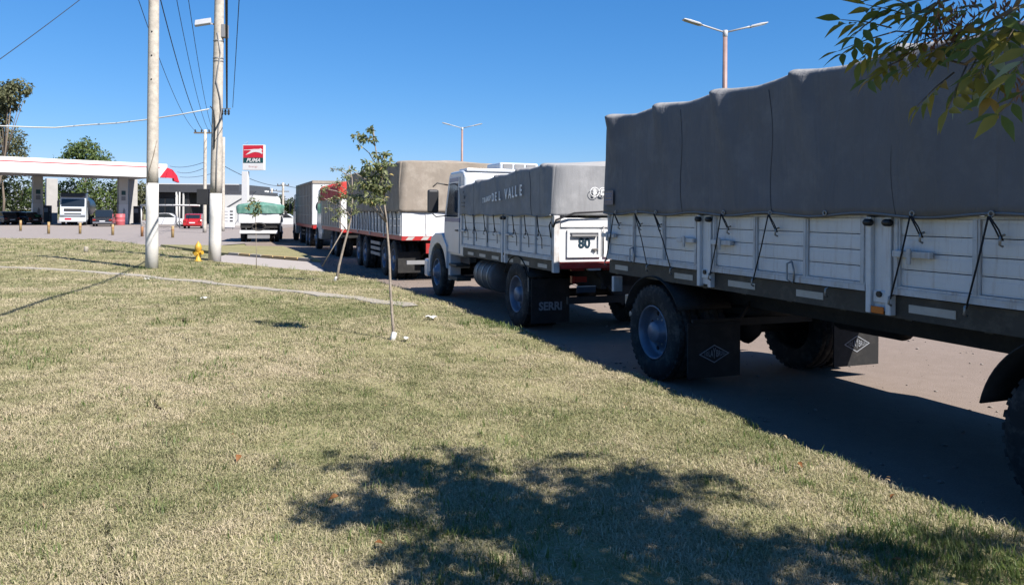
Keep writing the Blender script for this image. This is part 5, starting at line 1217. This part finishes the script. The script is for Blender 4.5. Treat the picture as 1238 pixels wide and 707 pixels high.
pick = lambda r: r.choices(range(6), (5, 4, 3, 2, .25, .35))[0]
picko = lambda r: r.choices(range(6), (1.5, 1, 5, 3, .8, .6))[0]
pickp = lambda r: r.choices(range(6), (2, 2, 2, 1, .8, 3))[0]
specs = [((1082, 38), (1012, 62), 2.65, 4, pick, .85), ((1076, 34), (1015, 24), 2.65, 4, pick, .85), ((1105, 22), (1045, 6), 2.55, 4, pick, .85), ((1090, 72), (1046, 96), 2.5, 4, picko, .8), ((1125, 66), (1088, 84), 2.45, 3, picko, .85), ((1152, 88), (1108, 128), 2.35, 4, picko, .85),
         ((1168, 78), (1145, 132), 2.3, 4, picko, .9), ((1250, 100), (1206, 138), 2.05, 3, pick, .9), ((1192, 58), (1182, 102), 2.3, 3, picko, .85), ((1172, 28), (1132, 72), 2.4, 4, pick, .9), ((1245, 28), (1198, 66), 2.1, 3, pickp, .9), ((1250, 48), (1226, 88), 2.0, 3, pickp, .95),
         ((1152, 4), (1104, 38), 2.5, 4, pick, .85), ((1202, 4), (1164, 32), 2.3, 4, picko, .85), ((1240, 4), (1208, 22), 2.1, 3, pickp, .9), ((1132, 44), (1094, 58), 2.5, 4, pick, .85), ((1100, 8), (1060, -6), 2.55, 3, pick, .85), ((1130, 14), (1090, 18), 2.5, 4, picko, .85), ((1185, 40), (1150, 58), 2.35, 3, picko, .85), ((1215, 66), (1176, 92), 2.2, 3, pick, .9), ((1224, 30), (1190, 44), 2.15, 3, pick, .85), ((1140, -5), (1120, 20), 2.45, 3, picko, .85), ((1235, 75), (1205, 100), 2.1, 3, pick, .85), ((1060, 20), (1030, 44), 2.6, 3, pick, .8), ((1090, 50), (1060, 70), 2.55, 3, picko, .8), ((1180, 8), (1150, 12), 2.3, 3, picko, .85), ((1210, 95), (1195, 118), 2.15, 2, picko, .8), ((1070, 52), (1035, 74), 2.6, 4, pick, .8), ((1115, 30), (1078, 50), 2.5, 4, picko, .85), ((1160, 50), (1128, 60), 2.4, 4, picko, .85), ((1110, 58), (1075, 80), 2.5, 3, picko, .85), ((1200, 30), (1170, 60), 2.25, 4, pick, .85), ((1180, 70), (1160, 110), 2.3, 3, picko, .85), ((1236, 20), (1215, 50), 2.1, 3, pickp, .85), ((1120, -2), (1080, 12), 2.55, 3, pick, .85)]
tw = MB()
for a, b, Y, n, w, sc in specs:
    A_, B_ = P3(*a, Y), P3(*b, Y - .08 + .1 * rnd.random()); pinnate(A_, B_, n, w, rnd, sc * 1.18)
    tw.tube([A_, A_.lerp(B_, .5) + Vector((0, 0, .006)), B_], [.003, .0022, .0012], 5)
for chain in ([(1260, -60, 2.0), (1225, 10, 2.15), (1180, 35, 2.3), (1130, 42, 2.45), (1082, 38, 2.65)], [(1240, -30, 2.1), (1185, -15, 2.35), (1130, 5, 2.5), (1076, 30, 2.65)], [(1225, 10, 2.15), (1200, 55, 2.2), (1165, 78, 2.3), (1125, 68, 2.45)], [(1270, 20, 1.95), (1250, 60, 2.0), (1235, 95, 2.05)], [(1130, 5, 2.5), (1105, 18, 2.55)]):
    p = [P3(*c) for c in chain]; tw.tube(p, [.008 - .0055 * i / (len(p) - 1) for i in range(len(p))], 6)
tw.build('twigs', M_bark, ASH, fix=False)
# hanging dry seed clusters
pos, dr, nm = [], [], []
for (px, py, Y, k, sp) in ((1150, 16, 2.4, 90, .045), (1160, 30, 2.38, 70, .04), (1140, 30, 2.42, 50, .035), (1215, 8, 2.2, 40, .03), (1122, 52, 2.45, 25, .03), (1222, 105, 2.1, 10, .015)):
    c = P3(px, py, Y)
    for _ in range(k):
        pos.append(c + Vector((rnd.gauss(0, sp), rnd.gauss(0, sp), rnd.gauss(0, sp * .8)))); dr.append((rnd.gauss(0, .5), rnd.gauss(0, .5), -1)); nm.append((rnd.gauss(0, 1), rnd.gauss(0, 1), .1))
k = len(pos); V, F = leaf_mesh(np.array([tuple(p) for p in pos]), np.array(dr), np.array(nm), np.full(k, .034) * rng.uniform(.7, 1.2, k), np.full(k, .008))
sc_ = obj('seed_clusters', np_mesh('seed_clusters', V, F, L_dry), ASH); sc_['kind'] = 'stuff'
# crown above and beside the viewer; its leaves shade the near grass
strokes = [([(720, 760), (700, 690), (660, 640), (610, 605), (560, 585), (500, 568), (440, 560), (372, 560)], 210, 7), ([(690, 680), (620, 660), (540, 640), (480, 625), (420, 618), (364, 612)], 130, 6), ([(700, 690), (720, 640), (730, 600), (735, 556)], 110, 12),
           ([(720, 640), (770, 605), (810, 580), (870, 574)], 90, 8), ([(730, 660), (800, 640), (850, 618), (885, 600)], 90, 8), ([(760, 700), (850, 672), (930, 664), (1000, 657), (1080, 664), (1160, 656), (1230, 660)], 190, 6), ([(560, 700), (510, 684), (455, 662)], 50, 7),
           ([(610, 605), (570, 575), (548, 550)], 55, 7), ([(660, 640), (645, 590), (668, 552)], 70, 9), ([(500, 568), (470, 585), (440, 592)], 34, 5), ([(800, 720), (900, 694), (1000, 690), (1100, 690), (1180, 686)], 110, 6), ([(640, 620), (600, 632), (560, 622), (520, 605)], 70, 7),
           ([(700, 650), (660, 668), (620, 690), (580, 712)], 90, 9), ([(740, 690), (780, 668), (820, 655), (870, 650)], 80, 9), ([(610, 605), (580, 600), (545, 600)], 50, 9), ([(735, 590), (760, 572), (785, 566)], 40, 6), ([(690, 640), (690, 610), (700, 585)], 60, 10), ([(640, 740), (560, 720), (470, 730)], 60, 12), ([(760, 750), (860, 735), (980, 740)], 80, 12), ([(690, 760), (690, 720), (720, 700)], 60, 16)]
sink = []; cot = 1 / math.tan(SUN_EL); ends_b = []
for (line, n, wid) in strokes:
    Hb = rnd.uniform(2.45, 2.9); last = None; seg = [(Vector(a), Vector(b)) for a, b in zip(line[:-1], line[1:])]; ls = [(b - a).length for a, b in seg]
    clump = [rnd.random() for _ in range(max(4, int(sum(ls) / 26)))]
    for i in range(int(n * 1.08)):
        tt = clump[rnd.randrange(len(clump))] + rnd.gauss(0, .025) if rnd.random() < .7 else rnd.random(); tt = min(max(tt, 0), 1) * sum(ls)
        for (a, b), L_ in zip(seg, ls):
            if tt <= L_: break
            tt -= L_
        c = a.lerp(b, min(1, tt / L_)); px, py = c.x + rnd.gauss(0, 1) * wid * 1.5, c.y + rnd.gauss(0, 1) * wid * .75
        if py < 540: continue
        g = lawn_pt(px, py); H = Hb + rnd.uniform(-.2, .2)
        for _ in range(10):
            q = Vector((g.x + SUN_H.x * H * cot, g.y + SUN_H.y * H * cot, g.z + H))
            if q.y > .3:
                ix = 619 + q.x / q.y * FPX; iy = hor(ix) - (q.z - CAM_Z) / q.y * FPX
                if ix < 1300 and iy > -90: H += .15; continue
            break
        else: continue
        dd = Vector((rnd.gauss(0, 1), rnd.gauss(0, 1), rnd.uniform(-.5, .1))).normalized(); pinnate(q, q + dd * .13, 3, None, rnd, .85, sink); last = q
    if last: ends_b.append(last)
pa = np.array([tuple(s[0]) for s in sink]); da = np.array([tuple(s[1]) for s in sink]); na_ = np.array([tuple(s[2]) for s in sink]); sa = np.array([s[3] for s in sink])
V, F = leaf_mesh(pa, da, na_, .078 * sa, .032 * sa); cr = obj('crown', np_mesh('crown', V, F, L_ash), ASH); cr['kind'] = 'stuff'
tr = MB(); bx, by = 3.05, .35; bz = lawn_z(bx, by)
fork = Vector((2.9, .55, bz + 1.9)); tr.tube([(bx, by, bz - .2), (bx, by, bz + .1), (bx - .05, by + .08, bz + 1.0), fork], [.12, .09, .075, .065], 12); tr.build('trunk', M_bark, ASH)
brm = MB()
for e in ends_b:
    m1 = fork.lerp(e, .4) + Vector((0, 0, .25)); brm.tube([fork, m1, fork.lerp(e, .75) + Vector((0, 0, .12)), e], [.035, .022, .012, .004], 6)
e = P3(1260, -60, 2.0); brm.tube([fork, fork.lerp(e, .5) + Vector((0, 0, .2)), e], [.03, .02, .009], 6); e = P3(1240, -30, 2.1); brm.tube([fork, fork.lerp(e, .5) + Vector((0, 0, .25)), e], [.03, .018, .008], 6)
br_o = brm.build('branches', M_bark, ASH, fix=False)

# ---- small things on the grass
fm = [leaflet(.06, .04, .5, .5, L_fall, 'fallen_leaf'), leaflet(.05, .03, .3, .7, L_fall, 'fallen_leaf')]
for i, (px, py, lb_) in enumerate(((412, 608, 'curled orange fallen leaf left of the tree shadow'), (456, 666, 'small orange fallen leaf inside the left edge of the tree shadow'), (292, 557, 'orange fallen leaf on the sunlit grass left of the tree shadow'), (1085, 606, 'orange fallen leaf near the road edge at right'), (1093, 688, 'orange fallen leaf in the tree shadow at lower right'), (968, 566, 'orange fallen leaf on sunlit grass below the nearest trailer'))):
    q = lawn_pt(px, py); o = obj('fallen_leaf', fm[i % 2], loc=(q.x, q.y, q.z + .035)); o.rotation_euler = (rnd.uniform(-.4, .4), rnd.uniform(-.4, .4), rnd.uniform(0, 6)); o.scale = (.8,) * 3; tag(o, lb_, 'leaf', 'fallen leaves on the lawn')
for i, (px, py, sz, lb_) in enumerate(((522, 387, .11, 'white scrap of paper on the grass left of the front wheel'), (492, 413, .06, 'small white scrap just right of the wrapped sapling foot'), (249, 363, .10, 'tiny white scrap in the grass below the floodlight pole'), (178, 339, .10, 'pale scrap on the concrete strip beside the nearer pole'))):
    q = lawn_pt(px, py); n = 5; b = MB(); Vv = []
    for a in range(n):
        for c in range(n): Vv.append((sz * (a / (n - 1) - .5) * 1.2, sz * (c / (n - 1) - .5), sz * .25 * (math.sin(a * 1.7 + i) * math.cos(c * 1.3 + 2 * i) * .6 + .4 * rnd.random())))
    b.add(Vv, [(a * n + c, a * n + c + 1, (a + 1) * n + c + 1, (a + 1) * n + c) for a in range(n - 1) for c in range(n - 1)], True)
    o = b.build('paper_scrap', M_paper, loc=(q.x, q.y, q.z + .04)); o.rotation_euler = (0, 0, i * 1.3); tag(o, lb_, 'litter', 'scraps of litter')

# crumbs of dead leaf and straw in the turf, too many to count
n = 900; r9 = np.random.default_rng(95); pl_ = np.array([lawn_spot(r9) for _ in range(n)]); dl = r9.normal(size=(n, 3)); dl[:, 2] *= .25; nl_ = r9.normal(size=(n, 3)) * .4 + np.array([0, 0, 1]); Ls = r9.uniform(.012, .035, n)
V, F = leaf_mesh(pl_, dl, nl_, Ls, Ls * r9.uniform(.2, .6, n)); tag(obj('leaf_litter', np_mesh('leaf_litter', V, F, leafmat('leaf_crumbs', (.22, .13, .06), (.50, .40, .26)))), 'crumbs of dry leaf and straw strewn through the lawn', 'leaf litter', kind='stuff')
